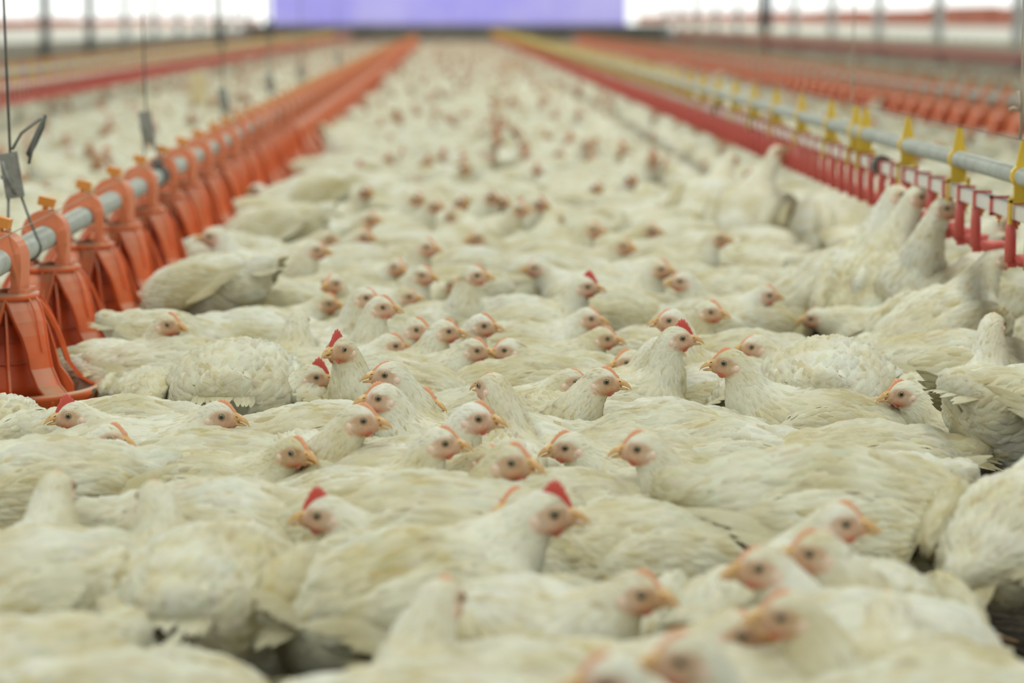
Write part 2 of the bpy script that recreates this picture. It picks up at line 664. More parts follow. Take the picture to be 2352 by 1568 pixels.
ORD = ['frontmost', 'second', 'third', 'fourth', 'fifth', 'sixth', 'seventh', 'eighth', 'ninth', 'tenth', 'eleventh', 'twelfth']
LX, RX, FX = -0.84, 3.2, -4.0
PANS = []


def feed_line(x, y0, y1, step, name, group, near_full):
    n = 0
    y = y0
    while y < y1:
        PANS.append((x, y))
        if y < near_full:
            root = empty('feeder_pan', (x, y, 0), R(7 * (n % 3) - 7))
            if n < len(ORD):
                lab = '%s orange pan feeder from the front on the left feed pipe' % ORD[n]
            else:
                lab = 'blurred orange pan feeder midway down the left feed pipe'
            tag(root, lab, 'feeder', group)
            for nm, me in FEED:
                link(nm, me, None, root)
        else:
            o = link('feeder_pan', FEED_FAR)
            o.location = (x, y, 0)
            tag(o, name, 'feeder', group)
        n += 1
        y += step


feed_line(LX, 4.33, 60, 0.49, 'small blurred orange pan feeder far down the left feed pipe', 'feeders on the left feed pipe', 12)
feed_line(RX, 12.2, 58, 0.49, 'blurred orange pan feeder on the far right feed pipe', 'feeders on the far right feed pipe', 0)
feed_line(FX, 19.0, 58, 0.49, 'blurred orange pan feeder on the far left feed pipe', 'feeders on the far left feed pipe', 0)
for x, y0, lab in ((LX, 2.6, 'grey galvanised feed pipe running through the left orange feeders'), (RX, 8, 'grey feed pipe over the blurred feeders on the right'),
                   (FX, 12, 'grey feed pipe over the blurred feeders at far left')):
    bm = bmesh.new()
    tube(bm, [(x, y0, PIPE_Z), (x, 61, PIPE_Z)], 0.0245, 20)
    tag(obj('feed_pipe', bm, M['galv']), lab, 'pipe')
# steel coupling clamp on the left pipe, where the second wire holds it
bm = bmesh.new()
tube(bm, [(0, -0.045, 0), (0, 0.045, 0)], 0.031, 20)
bx(bm, -0.004, 0.004, -0.045, 0.045, 0.028, 0.052)
for s in (-0.028, 0.028):
    tube(bm, [(-0.014, s, 0.042), (0.014, s, 0.042)], 0.005, 6)
o = tag(obj('pipe_clamp', bm, M['darkmetal']), 'dark steel coupling clamp around the left feed pipe', 'clamp')
o.location = (LX, 6.67, PIPE_Z)


# suspension wires of the feed line: wire, clamp block, loop round the pipe
def feed_wire(y, top, lab, tail, fine=True):
    x = LX
    root = tag(empty('suspension_wire', (x, y, PIPE_Z)), lab, 'wire', 'steel wires holding the left feed pipe')
    bm = bmesh.new()
    tube(bm, [(-0.028, 0, 0.185), (-0.032, 0, 0.5), (-0.040, 0, 2.75 - PIPE_Z)], 0.0028, 6)
    obj('wire', bm, M['wire'], root)
    bm = bmesh.new()
    bx(bm, -0.012, 0.024, -0.008, 0.008, 0.10, 0.19)
    bx(bm, -0.015, -0.004, -0.010, 0.010, 0.14, 0.147)
    tube(bm, [(-0.006, -0.0095, 0.175), (0.0, -0.0105, 0.14), (0.008, -0.0095, 0.108)], 0.003, 6)
    bmesh.ops.bevel(bm, geom=[e for e in bm.edges if e.calc_length() > 0.08], offset=0.003, segments=2, affect='EDGES')
    bmesh.ops.translate(bm, verts=bm.verts, vec=(-0.012, 0, 0))
    b = obj('clamp_block', bm, M['alloy'], root)
    b.rotation_euler = (0, R(-8), 0)
    bm = bmesh.new()
    pts = [(-0.034, 0, 0.105), (-0.036, 0, 0.05)]
    for i in range(9):
        t = math.pi + math.pi * i / 8
        pts.append((0.0275 * math.cos(t), 0, 0.0275 * math.sin(t)))
    pts += [(0.008, 0, 0.05), (-0.010, 0, 0.105)]
    tube(bm, pts, 0.0028, 6)
    obj('loop', bm, M['wire'], root)
    if tail:
        bm = bmesh.new()
        tube(bm, [(0.002, 0, 0.193), (0.02, 0.004, 0.225), (0.055, 0.008, 0.252), (0.068, 0.01, 0.258), (0.062, 0.012, 0.235), (0.045, 0.01, 0.20), (0.032, 0.008, 0.178),
                  (0.030, 0.008, 0.185), (0.05, 0.006, 0.225), (0.066, 0.004, 0.256), (0.069, 0.002, 0.262), (0.058, 0.002, 0.24), (0.042, 0.0, 0.195), (0.034, 0, 0.165)], 0.0032, 6)
        bmesh.ops.translate(bm, verts=bm.verts, vec=(-0.026, 0, 0))
        obj('wire_tail', bm, M['wire'], root)


for i, (y, tail) in enumerate(((4.60, True), (6.67, False), (8.95, False), (11.3, False), (13.7, False), (18.3, False))):
    feed_wire(y, 2.75, ['steel wire with clamp block and bent tail above the frontmost feeders', 'blurred steel wire with clamp block above the dark pipe clamp',
                        'third blurred steel wire along the left feed pipe', 'fourth blurred steel wire along the left feed pipe',
                        'fifth blurred steel wire along the left feed pipe', 'farthest blurred steel wire along the left feed pipe'][i], tail)
# thin control cord running over the hanger tops
bm = bmesh.new()
tube(bm, [(LX + 0.02, 3.2, PIPE_Z + 0.052), (LX + 0.02, 30, PIPE_Z + 0.052)], 0.0012, 5)
tag(obj('guide_line', bm, M['cord']), 'thin pale cord strung over the feeder hangers on the left', 'cord')


# ---------------------------------------------------------------- drinker lines
def cup_bm(bm=None, y=0.0, seg=14, side=1):
    bm = bm or bmesh.new()
    # saddle round the square pipe
    for x0, x1, z0, z1 in ((-0.019, -0.0145, -0.019, 0.019), (0.0145, 0.019, -0.019, 0.019), (-0.019, 0.019, 0.0145, 0.019), (-0.019, 0.019, -0.020, -0.0145)):
        bx(bm, x0, x1, y - 0.006, y + 0.006, z0, z1)
    # hollow upright arm and small cup under the nipple
    tube(bm, [(-0.012, y + 0.0, -0.018), (-0.012, y, -0.045), (-0.012, y, -0.098)], [0.0095, 0.0105, 0.0115], seg)
    pr = [(0.004, -0.108), (0.018, -0.107), (0.027, -0.098), (0.031, -0.086), (0.0285, -0.086), (0.024, -0.096), (0.004, -0.101)]
    rings = [[bm.verts.new((0.022 + r * math.cos(2 * math.pi * k / seg), y + r * math.sin(2 * math.pi * k / seg), z)) for k in range(seg)] for r, z in pr]
    for a, b in zip(rings, rings[1:]):
        for k in range(seg):
            bm.faces.new((a[k], a[(k + 1) % seg], b[(k + 1) % seg], b[k])).smooth = True
    bm.faces.new(rings[0])
    bx(bm, -0.018, 0.0, y - 0.006, y + 0.006, -0.108, -0.096)
    return bm


def clip_bm(bm=None, y=0.0, dz=0.07):
    bm = bm or bmesh.new()
    n = 18
    for ro, ri, w in ((0.0235, 0.0175, 0.008),):
        rings = []
        for k in range(n):
            a = 2 * math.pi * k / n
            c, s = math.cos(a), math.sin(a)
            rings.append([bm.verts.new(p) for p in ((ri * c, y - w, dz + ri * s), (ro * c, y - w, dz + ro * s), (ro * c, y + w, dz + ro * s), (ri * c, y + w, dz + ri * s))])
        for k in range(n):
            p, q = rings[k], rings[(k + 1) % n]
            for c in range(4):
                bm.faces.new((p[c], p[(c + 1) % 4], q[(c + 1) % 4], q[c]))
    # tapering spike on top
    z0, z1 = dz + 0.021, dz + 0.068
    v = [bm.verts.new(p) for p in ((-0.013, y - 0.006, z0), (0.013, y - 0.006, z0), (0.013, y + 0.006, z0), (-0.013, y + 0.006, z0),
                                   (-0.005, y - 0.004, z1), (0.005, y - 0.004, z1), (0.005, y + 0.004, z1), (-0.005, y + 0.004, z1))]
    for f in ((0, 3, 2, 1), (4, 5, 6, 7), (0, 1, 5, 4), (1, 2, 6, 5), (2, 3, 7, 6), (3, 0, 4, 7)):
        bm.faces.new([v[i] for i in f])
    # web and the hook round the water pipe
    bx(bm, -0.016, 0.016, y - 0.006, y + 0.006, 0.0195, dz - 0.019)
    bx(bm, -0.025, -0.0195, y - 0.007, y + 0.007, -0.022, 0.030)
    bx(bm, 0.0195, 0.025, y - 0.007, y + 0.007, -0.022, 0.030)
    bx(bm, -0.025, 0.025, y - 0.007, y + 0.007, 0.0195, 0.025)
    return bm


DX, DZ = 1.10, 0.432
root = tag(empty('drinker_line', (DX, 0, DZ)), 'nipple drinker line with red cups and yellow clips on the right', 'drinker')
bm = bmesh.new()
tube(bm, [(0, 3.3, 0.07), (0, 60, 0.07)], 0.0178, 18)
obj('support_pipe', bm, M['galv'], root)
bm = bmesh.new()
bx(bm, -0.0145, 0.0145, 3.3, 60, -0.0145, 0.0145)
bmesh.ops.bevel(bm, geom=[e for e in bm.edges if e.calc_length() > 5], offset=0.003, segments=2, affect='EDGES')
obj('water_pipe', bm, M['whitepipe'], root)
cme = to_mesh(cup_bm(), 'drip_cup', M['red'])
kme = to_mesh(clip_bm(), 'clip', M['yellow'])
nb = bmesh.new()
tube(nb, [(0.0, 0, -0.0145), (0.0, 0, -0.026)], 0.006, 10)
tube(nb, [(0.0, 0, -0.026), (0.0, 0, -0.034)], 0.0025, 8)
nme = to_mesh(nb, 'nipple', M['nipple'])
y = 3.83
i = 0
rest = bmesh.new()
skip = 5                                     # the one saddle near the frame edge that lost its cup
while y < 59:
    if i < 100:
        if i == skip:
            b = bmesh.new()
            for x0, x1, z0, z1 in ((-0.019, -0.0145, -0.019, 0.019), (0.0145, 0.019, -0.019, 0.019), (-0.019, 0.019, 0.0145, 0.019), (-0.019, 0.019, -0.020, -0.0145)):
                bx(b, x0, x1, -0.006, 0.006, z0, z1)
            o = obj('saddle', b, M['red'], root)
        else:
            o = link('drip_cup', cme, None, root)
        o.location = (0, y, 0)
        if i < 40:
            o2 = link('nipple', nme, None, root)
            o2.location = (0, y, 0)
            if i == skip:
                b = bmesh.new()
                bmesh.ops.create_icosphere(b, subdivisions=2, radius=0.0042)
                bmesh.ops.translate(b, verts=b.verts, vec=(0, 0, -0.0385))
                obj('water_drop', b, M['drop'], o2, True)
    else:
        cup_bm(rest, y, 6)
    i += 1
    y += 0.15
o = obj('drip_cup', rest, M['red'], root)
o['kind'] = 'stuff'
y = 4.40
i = 0
rest = bmesh.new()
while y < 59:
    if i < 98:
        link('clip', kme, None, root).location = (0, y, 0)
    else:
        clip_bm(rest, y)
    if i == 3:
        link('clip', kme, None, root).location = (0, y + 0.15, 0)
    y += 0.56
    i += 1
rest.free()
for yy in (5.83, 9.4):
    bm = bmesh.new()
    tube(bm, [(0, yy - 0.02, 0.0), (0, yy + 0.03, 0.0)], 0.026, 14)
    obj('joint_sleeve', bm, M['darkmetal'], root)

# hanging cords and the fine wire over the line
for i, (yy, lab) in enumerate(((4.43, 'pale hanging cord with a knot at the right edge'), (6.30, 'pale hanging cord down to the double yellow clip'),
                               (8.25, 'blurred pale cord hanging over the drinker line'), (10.2, 'faint pale cord hanging farther along the drinker line'))):
    root = tag(empty('suspension_rope', (DX, yy, DZ + 0.138)), lab, 'cord', 'cords holding the drinker line')
    bm = bmesh.new()
    tube(bm, [(0, 0, 0), (0.001, 0, 0.1), (0.0, 0, 0.6), (0, 0, 2.75 - DZ - 0.138)], 0.0022, 6)
    if i == 0:
        tube(bm, [(0.002, 0.002, 0), (0.005, 0, 0.06), (0.001, 0, 0.13)], 0.002, 6)
    obj('cord', bm, M['cord'], root)
    if i == 0:
        bm = bmesh.new()
        tube(bm, [(-0.004, 0, 0.055), (-0.003, -0.003, 0.07), (-0.005, 0, 0.095)], 0.0035, 8)
        tube(bm, [(-0.004, 0, 0.058), (-0.014, 0, 0.062), (-0.022, 0.002, 0.058)], 0.0035, 8)
        obj('knot', bm, M['cord'], root)
bm = bmesh.new()
tube(bm, [(DX, 3.4, DZ + 0.139), (DX, 30, DZ + 0.139)], 0.0009, 5)
tag(obj('shock_wire', bm, M['wire']), 'fine wire strung along the tops of the yellow clips', 'wire')


def far_drinker(x, z, y0, label):
    root = tag(empty('drinker_line', (x, 0, z)), label, 'drinker')
    bm = bmesh.new()
    tube(bm, [(0, y0, 0.07), (0, 60, 0.07)], 0.0178, 10)
    obj('support_pipe', bm, M['galv'], root)
    bm = bmesh.new()
    bx(bm, -0.0145, 0.0145, y0, 60, -0.0145, 0.0145)
    obj('water_pipe', bm, M['whitepipe'], root)
    y = y0 + 0.1
    i = 0
    rest = bmesh.new()
    while y < 59.5:
        if i < 60:
            link('drip_cup', cme, None, root).location = (0, y, 0)
        else:
            cup_bm(rest, y, 6)
        y += 0.15
        i += 1
    o = obj('drip_cup', rest, M['red'], root)
    o['kind'] = 'stuff'
    y = y0 + 0.3
    i = 0
    while y < 59 and i < 70:
        link('clip', kme, None, root).location = (0, y, 0)
        y += 0.56
        i += 1


far_drinker(-2.5, 0.43, 12.0, 'blurred red drinker line crossing the flock at far left')
far_drinker(5.8, 0.47, 22.0, 'blurred pink red drinker line before the right windows')
# wires of the far left drinker line
for yy, lab in ((25.5, 'blurred hanger with dark block on the far left drinker line'), (32.5, 'farther blurred hanger on the far left drinker line')):
    root = tag(empty('hanging_wire', (-2.5, yy, 0.5)), lab, 'wire')
    bm = bmesh.new()
    tube(bm, [(0, 0, 0.0), (0, 0, 2.2)], 0.006, 6)
    obj('wire', bm, M['wire'], root)
    bm = bmesh.new()
    bx(bm, -0.05, 0.05, -0.03, 0.03, 0.0, 0.30)
    obj('block', bm, M['darkmetal'], root)
# pale timber post standing in the flock on the left
bm = bmesh.new()
bx(bm, -0.055, 0.055, -0.04, 0.04, 0, 0.42)
bx(bm, -0.09, 0.09, -0.07, 0.07, 0, 0.03)
o = tag(obj('marker_post', bm, M['creampost']), 'pale yellow board post standing among the birds at left', 'post')
o.location = (-1.82, 16.9, 0)
# dark cabinet on the right wall far away
bm = bmesh.new()
bx(bm, -0.1, 0.1, -0.28, 0.28, 0.62, 1.3)
bx(bm, -0.05, 0.05, -0.05, 0.05, 0.0, 0.62)
o = tag(obj('control_box', bm, M['bluejacket']), 'dark blue grey box on a stand by the right windows', 'box')
o.location = (6.75, 49.5, 0)
# ---------------------------------------------------------------- broiler chickens: geometry
from mathutils.bvhtree import BVHTree

def sphere_template(sub):
    bm = bmesh.new()
    bmesh.ops.create_icosphere(bm, subdivisions=sub, radius=1.0)
    v = np.array([x.co[:] for x in bm.verts])
    f = np.array([[q.index for q in x.verts] for x in bm.faces])
    bm.free()
    return v, f


S3, S2 = sphere_template(3), sphere_template(2)


def rotm(ax, deg):
    return np.array(Matrix.Rotation(R(deg), 3, ax))


def mesh_np(name, verts, quads, tris=None, col=None, smooth=True):
    me = bpy.data.meshes.new(name)
    nq = len(quads)
    nt = 0 if tris is None else len(tris)
    me.vertices.add(len(verts))
    me.vertices.foreach_set('co', np.asarray(verts, np.float32).ravel())
    loops = np.asarray(quads, np.int32).ravel() if nq else np.zeros(0, np.int32)
    if nt:
        loops = np.concatenate([loops, np.asarray(tris, np.int32).ravel()])
    me.loops.add(len(loops))
    me.loops.foreach_set('vertex_index', loops)
    me.polygons.add(nq + nt)
    st = np.concatenate([np.arange(nq) * 4, nq * 4 + np.arange(nt) * 3]).astype(np.int32)
    me.polygons.foreach_set('loop_start', st)
    if smooth:
        me.polygons.foreach_set('use_smooth', np.ones(nq + nt, bool))
    if col is not None:
        a = me.attributes.new('Col', 'FLOAT_COLOR', 'POINT')
        c = np.ones((len(verts), 4), np.float32)
        c[:, :3] = col
        a.data.foreach_set('color', c.ravel())
    me.update(calc_edges=True)
    return me


def remesh(verts, tris, voxel, smooth):
    me = mesh_np('tmp', verts, [], tris)
    o = bpy.data.objects.new('tmp', me)
    COL.objects.link(o)
    m = o.modifiers.new('r', 'REMESH')
    m.mode = 'VOXEL'
    m.voxel_size = voxel
    s = o.modifiers.new('s', 'SMOOTH')
    s.factor = 0.5
    s.iterations = smooth
    dg = bpy.context.evaluated_depsgraph_get()
    ev = o.evaluated_get(dg)
    em = ev.to_mesh()
    v = np.zeros(len(em.vertices) * 3, np.float32)
    em.vertices.foreach_get('co', v)
    n = np.zeros(len(em.vertices) * 3, np.float32)
    em.vertices.foreach_get('normal', n)
    q = np.zeros(len(em.loops), np.int32)
    em.loops.foreach_get('vertex_index', q)
    ls = np.zeros(len(em.polygons), np.int32)
    em.polygons.foreach_get('loop_total', ls)
    ev.to_mesh_clear()
    bpy.data.objects.remove(o)
    bpy.data.meshes.remove(me)
    q = q.reshape(-1, 4) if (ls == 4).all() else None
    return v.reshape(-1, 3), n.reshape(-1, 3), q


CREAM = np.array([0.690, 0.690, 0.600])
WHITE = np.array([0.765, 0.765, 0.685])
SKIN = np.array([0.60, 0.375, 0.275])
REDRIM = np.array([0.60, 0.20, 0.13])
BARE = np.array([0.58, 0.34, 0.27])

#        stand, body pitch, head forward, head height, head pitch
POSE = {'low': (0, 2, .176, .155, -5), 'sit': (0, 4, .164, .195, -2), 'up': (0, 7, .150, .226, 0), 'tall': (0, 14, .130, .260, 2),
        'stand': (1, 20, .150, .318, 2), 'stretch': (1, 30, .140, .385, 4), 'drink': (1, 26, .145, .322, 32), 'reach': (1, 34, .130, .370, 28), 'peck': (1, -12, .20, .105, -42), 'tuck': (0, 2, .165, .115, -25),
        'hide': (0, -3, .178, .062, -35)}


def pose_geom(pose, rel):
    stand, bp, hf, hz, hp = POSE[pose]
    zb = 0.172 if stand else 0.098
    Rb = rotm('Y', -bp)
    cb = np.array([0, 0, zb])
    rr = R(rel)
    head = np.array([hf * math.cos(rr * 0.30) - 0.012 * abs(math.sin(rr / 2)) * 2, hf * math.sin(rr * 0.30), hz])
    Rh = rotm('Z', rel) @ rotm('Y', -hp)
    return cb, Rb, head, Rh


def neck_path(cb, Rb, head, Rh, n=12):
    p0 = cb + Rb @ np.array([.060, 0, .018])
    p3 = head + Rh @ np.array([-.012, 0, -.006])
    p1 = cb + Rb @ np.array([.140, 0, .040])
    p2 = head + Rh @ np.array([-.040, 0, 0]) - np.array([0, 0, max(0.012, (head[2] - p0[2]) * .36)])
    t = np.linspace(0, 1, n)[:, None]
    return (1 - t) ** 3 * p0 + 3 * (1 - t) ** 2 * t * p1 + 3 * (1 - t) * t * t * p2 + t ** 3 * p3


def bird_solid(pose, rel, voxel, smooth, sub=S3):
    cb, Rb, head, Rh = pose_geom(pose, rel)
    stand = POSE[pose][0]
    V, F = [], []
    k = 0

    def blob(c, r, Rm=np.eye(3)):
        nonlocal k
        V.append((sub[0] * np.array(r)) @ Rm.T + c)
        F.append(sub[1] + k)
        k += len(sub[0])

    def bb(c, r, ay=0):
        blob(cb + Rb @ np.array(c), r, Rb @ rotm('Y', ay))
    bb((-.005, 0, 0), (.130, .112, .092))
    bb((.065, 0, -.004), (.082, .098, .080))
    bb((-.085, 0, .012), (.080, .086, .068))
    bb((-.145, 0, .030), (.058, .040, .030), 20)
    if stand:
        for s in (-1, 1):
            blob(cb + Rb @ np.array((-.015, s * .055, -.045)), (.055, .036, .070))
            blob(np.array((-.02, s * .055, .085)), (.026, .022, .04))
    else:
        blob(np.array((0.0, 0, .055)), (.118, .096, .056))
    path = neck_path(cb, Rb, head, Rh)
    n = len(path)
    for i, p in enumerate(path):
        t = i / (n - 1)
        r = 0.064 * (1 - t) ** 1.3 + 0.0262 * (1 - (1 - t) ** 1.3)
        blob(p, (r, r, r))
    blob(head + Rh @ np.array([-.004, 0, .001]), (.0290, .0225, .0240), Rh)
    blob(head + Rh @ np.array([.016, 0, -.005]), (.0185, .0140, .0145), Rh)
    if voxel < 0.008:
        for s in (-1, 1):        # brow ridge and ear lobe
            blob(head + Rh @ np.array([.009, s * .0150, .0085]), (.012, .0055, .005), Rh)
            blob(head + Rh @ np.array([-.011, s * .0205, -.007]), (.0072, .0055, .0070), Rh)
            blob(head + Rh @ np.array([.002, s * .0150, -.013]), (.017, .008, .009), Rh)
    v, nn, q = remesh(np.vstack(V), np.vstack(F), voxel, smooth)
    spine = np.vstack([head + Rh @ np.array([.03, 0, -.004]), path[::-1], cb + Rb @ np.array([[0, 0, .03], [-.1, 0, .035], [-.22, 0, .07]])])
    return v, nn, q, spine, (cb, Rb, head, Rh)


def paint(v, geo, seed):
    cb, Rb, head, Rh = geo
    fr = np.clip((np.linalg.norm(v - head, axis=1) - .07) / .12, 0, 1)[:, None]
    col = WHITE * (1 - fr) + CREAM * fr
    h = (v - head) @ Rh
    e = ((h[:, 0] - .012) / .026) ** 2 + ((h[:, 2] + .005) / .0185) ** 2
    skin = np.clip((1.15 - e) / .55, 0, 1) * np.clip((np.abs(h[:, 1]) - .005) / .006, 0, 1)
    skin = np.maximum(skin, np.clip((h[:, 0] - .021) / .006, 0, 1) * (np.linalg.norm(h, axis=1) < .06))
    skin *= (np.linalg.norm(h, axis=1) < .06)
    mott = 1 + .10 * np.sin(h[:, 0] * 900) * np.sin(h[:, 2] * 1100)
    sk = SKIN * mott[:, None]
    pale = np.clip(1 - np.abs(h[:, 2] + .006) / .012, 0, 1)[:, None] * .35 * np.clip(1 - h[:, 0:1] / .012, 0, 1)
    sk = sk * (1 - pale) + CREAM * pale
    col = col * (1 - skin[:, None] * .92) + sk * skin[:, None] * .92
    rim = np.exp(-((h[:, 0] + .012) / .005) ** 2 - ((h[:, 2] + .017) / .009) ** 2) + np.exp(-((h[:, 0] - .016) / .012) ** 2 - ((h[:, 2] + .018) / .006) ** 2)
    rim *= skin > 0.15
    rim = np.clip(rim * 0.9, 0, 0.85)[:, None]
    col = col * (1 - rim) + REDRIM * rim
    lobe = (np.linalg.norm((h - np.array([-.011, 0, -.007])) * np.array([1, 0, 1]), axis=1) < .0075) & (np.abs(h[:, 1]) > .019) & (np.abs(h[:, 1]) < .04)
    col[lobe] = (0.80, .66, .58)
    # plucked bare patches on some birds
    r = np.random.default_rng(seed)
    bare = np.zeros(len(v))
    for _ in range(r.integers(0, 3)):
        c = cb + Rb @ np.array([r.uniform(-.12, .06), r.choice([-1, 1]) * r.uniform(.06, .1), r.uniform(-.05, .03)])
        bare = np.maximum(bare, np.clip(1.3 - np.linalg.norm(v - c, axis=1) / r.uniform(.02, .04), 0, 1))
    col = col * (1 - bare[:, None] * .8) + BARE * bare[:, None] * .8
    return col, skin, bare


def thin_points(P, rad, r):
    """greedy thinning: keep points at least rad[i] apart"""
    order = r.permutation(len(P))
    cell = 0.02
    grid = {}
    keep = []
    K = np.floor(P / cell).astype(int)
    for i in order:
        kx, ky, kz = K[i]
        ok = True
        p = P[i]
        r2 = rad[i] * rad[i]
        for a in (kx - 1, kx, kx + 1):
            for b in (ky - 1, ky, ky + 1):
                for c in (kz - 1, kz, kz + 1):
                    for j in grid.get((a, b, c), ()):
                        d = P[j] - p
                        if d[0] * d[0] + d[1] * d[1] + d[2] * d[2] < r2:
                            ok = False
                            break
                    if not ok:
                        break
                if not ok:
                    break
            if not ok:
                break
        if ok:
            grid.setdefault((kx, ky, kz), []).append(i)
            keep.append(i)
    return np.array(keep)


ST_S = np.array([0.0, 0.35, 0.72, 1.0])
ST_W = np.array([0.65, 1.0, 0.78, 0.10])
ST_H = np.array([0.0, 0.95, 0.9, 0.35])


def feather_geo(P, Nn, T, L, Wd, lift, sink, colors, tree=None):
    """overlapping leaf-shaped feathers: 12 vertices, 6 quads each"""
    B = np.cross(Nn, T)
    B /= np.linalg.norm(B, axis=1, keepdims=True) + 1e-9
    T = np.cross(B, Nn)
    n = len(P)
    vv = np.zeros((n, 4, 3, 3))
    N0, B0 = Nn, B
    for k in range(4):
        c = P + T * (L * ST_S[k])[:, None]
        if tree is not None:        # lay the vane on the curved body under it
            hit = [tree.find_nearest(Vector(x)) for x in c]
            c = np.array([h[0] for h in hit])
            Nk = np.array([h[1] for h in hit])
            Nn = Nk * .7 + N0 * .3
            Nn /= np.linalg.norm(Nn, axis=1, keepdims=True)
            B = B0 - Nn * (B0 * Nn).sum(1, keepdims=True)
        up = (lift * ST_H[k] - sink)[:, None]
        w = (Wd * ST_W[k] * .5)[:, None]
        drop = (lift * ST_H[k] + .0005)[:, None] if tree is not None else (Wd * .07)[:, None]
        vv[:, k, 0] = c - B * w + Nn * (up - drop)
        vv[:, k, 1] = c + Nn * up
        vv[:, k, 2] = c + B * w + Nn * (up - drop)
    base = (np.arange(n) * 12)[:, None]
    q = []
    for k in range(3):
        for j in range(2):
            a = k * 3 + j
            q.append(np.stack([base[:, 0] + a, base[:, 0] + a + 3, base[:, 0] + a + 4, base[:, 0] + a + 1], 1))
    q = np.concatenate(q)
    c = np.repeat(colors, 12, axis=0)
    return vv.reshape(-1, 3), q, c


def plumage(v, nn, q, spine, geo, col, skin, bare, seed):
    r = np.random.default_rng(seed)
    cb, Rb, head, Rh = geo
    a, b, c, d = v[q[:, 0]], v[q[:, 1]], v[q[:, 2]], v[q[:, 3]]
    ar = np.linalg.norm(np.cross(c - a, d - b), axis=1)
    m = 12000
    tree = BVHTree.FromPolygons(v.tolist(), q.tolist())
    fi = r.choice(len(q), m, p=ar / ar.sum())
    u, w = r.random(m)[:, None], r.random(m)[:, None]
    P = (a[fi] * (1 - u) + b[fi] * u) * (1 - w) + (d[fi] * (1 - u) + c[fi] * u) * w
    vi = q[fi, 0]
    N_ = nn[vi]
    seg = spine[1:] - spine[:-1]
    # nearest spine segment gives the lie of the feathers
    t = np.clip(((P[:, None] - spine[None, :-1]) * seg[None]).sum(2) / (seg * seg).sum(1), 0, 1)
    D = np.linalg.norm(P[:, None] - (spine[None, :-1] + seg[None] * t[..., None]), axis=2)
    si = D.argmin(1)
    T = seg[si] / np.linalg.norm(seg[si], axis=1, keepdims=True)
    hd = np.linalg.norm(P - head, axis=1)
    body = np.clip((hd - .05) / .09, 0, 1)
    T = T + np.stack([np.zeros(m), np.zeros(m), -0.35 * body], 1) + r.normal(0, .16, (m, 3))
    T -= N_ * (T * N_).sum(1, keepdims=True)
    T /= np.linalg.norm(T, axis=1, keepdims=True) + 1e-9
    rad = 0.0056 + 0.0050 * body
    ok = (skin[vi] < .12) & (bare[vi] < .25) & (P[:, 2] > .02) & (hd > .012)
    P, N_, T, rad, body, hd = P[ok], N_[ok], T[ok], rad[ok], body[ok], hd[ok]
    kp = thin_points(P, rad, r)
    P, N_, T, body = P[kp], N_[kp], T[kp], body[kp]
    n = len(P)
    L = (0.014 + 0.022 * body) * r.uniform(.8, 1.2, n)
    Wd = (0.0062 + 0.0085 * body) * r.uniform(.85, 1.15, n)
    tail = np.clip((-(P - cb) @ Rb[:, 0] - .11) / .05, 0, 1)
    L *= 1 + .9 * tail
    lift = (0.0013 + 0.0021 * body) * r.uniform(.5, 1.6, n)
    lift += (r.random(n) < .03) * .0035 * body
    fr = np.clip((np.linalg.norm(P - head, axis=1) - .07) / .12, 0, 1)[:, None]
    cc = (WHITE * (1 - fr) + CREAM * fr) * r.uniform(.88, 1.06, (n, 1)) * (1 + r.normal(0, .012, (n, 3)))
    cc *= 1 - (r.random(n) ** 9)[:, None] * np.array([.14, .22, .42])
    return feather_geo(P, N_, T, L, Wd, lift, 0.0002 * np.ones(n), cc, tree)


def tail_feathers(geo, seed):
    r = np.random.default_rng(seed + 5)
    cb, Rb, head, Rh = geo
    n = 14
    P, N_, T = [], [], []
    for i in range(n):
        s = (i / (n - 1) - .5) * 2
        P.append(cb + Rb @ np.array([-.150 + .012 * abs(s), s * .030, .040 - .006 * s * s]))
        N_.append(Rb @ np.array([-.25, .45 * s, 1]))
        T.append(Rb @ np.array([-1, s * .38, .22 + r.uniform(-.1, .1)]))
    P, N_, T = np.array(P), np.array(N_), np.array(T)
    N_ /= np.linalg.norm(N_, axis=1, keepdims=True)
    T /= np.linalg.norm(T, axis=1, keepdims=True)
    cc = CREAM * r.uniform(.82, 1.0, (n, 1)) * np.array([1, .97, .88])
    return feather_geo(P, N_, T, r.uniform(.055, .08, n), np.full(n, .017), np.full(n, .003), np.zeros(n), cc)


BODY = {}


def body_mesh(pose, rel, var, detail):
    """detail 2: feathered; 1: smooth coat for blurred birds. Returns the mesh and its geometry frame"""
    rel = int(round(rel / 20.0) * 20)
    key = (pose, rel, var, detail)
    if key not in BODY:
        v, nn, q, spine, geo = bird_solid(pose, rel, 0.0046 if detail == 2 else 0.0095, 4 if detail == 2 else 3)
        seed = 100 + len(BODY) * 7
        col, skin, bare = paint(v, geo, seed)
        if detail == 2:
            # soft unevenness of the coat under the feathers
            A, Q, C = [v], [q], [col]
            k = len(v)
            for g in (plumage(v, nn, q, spine, geo, col, skin, bare, seed), tail_feathers(geo, seed)):
                A.append(g[0])
                Q.append(g[1] + k)
                C.append(g[2])
                k += len(g[0])
            v, q, col = np.vstack(A), np.vstack(Q), np.vstack(C)
        else:
            g = tail_feathers(geo, seed)
            q = np.vstack([q, g[1] + len(v)])
            v, col = np.vstack([v, g[0]]), np.vstack([col, g[2]])
        me = mesh_np('body', v, q, None, col)
        me.materials.append(M['plumage'])
        BODY[key] = (me, geo)
    return BODY[key]


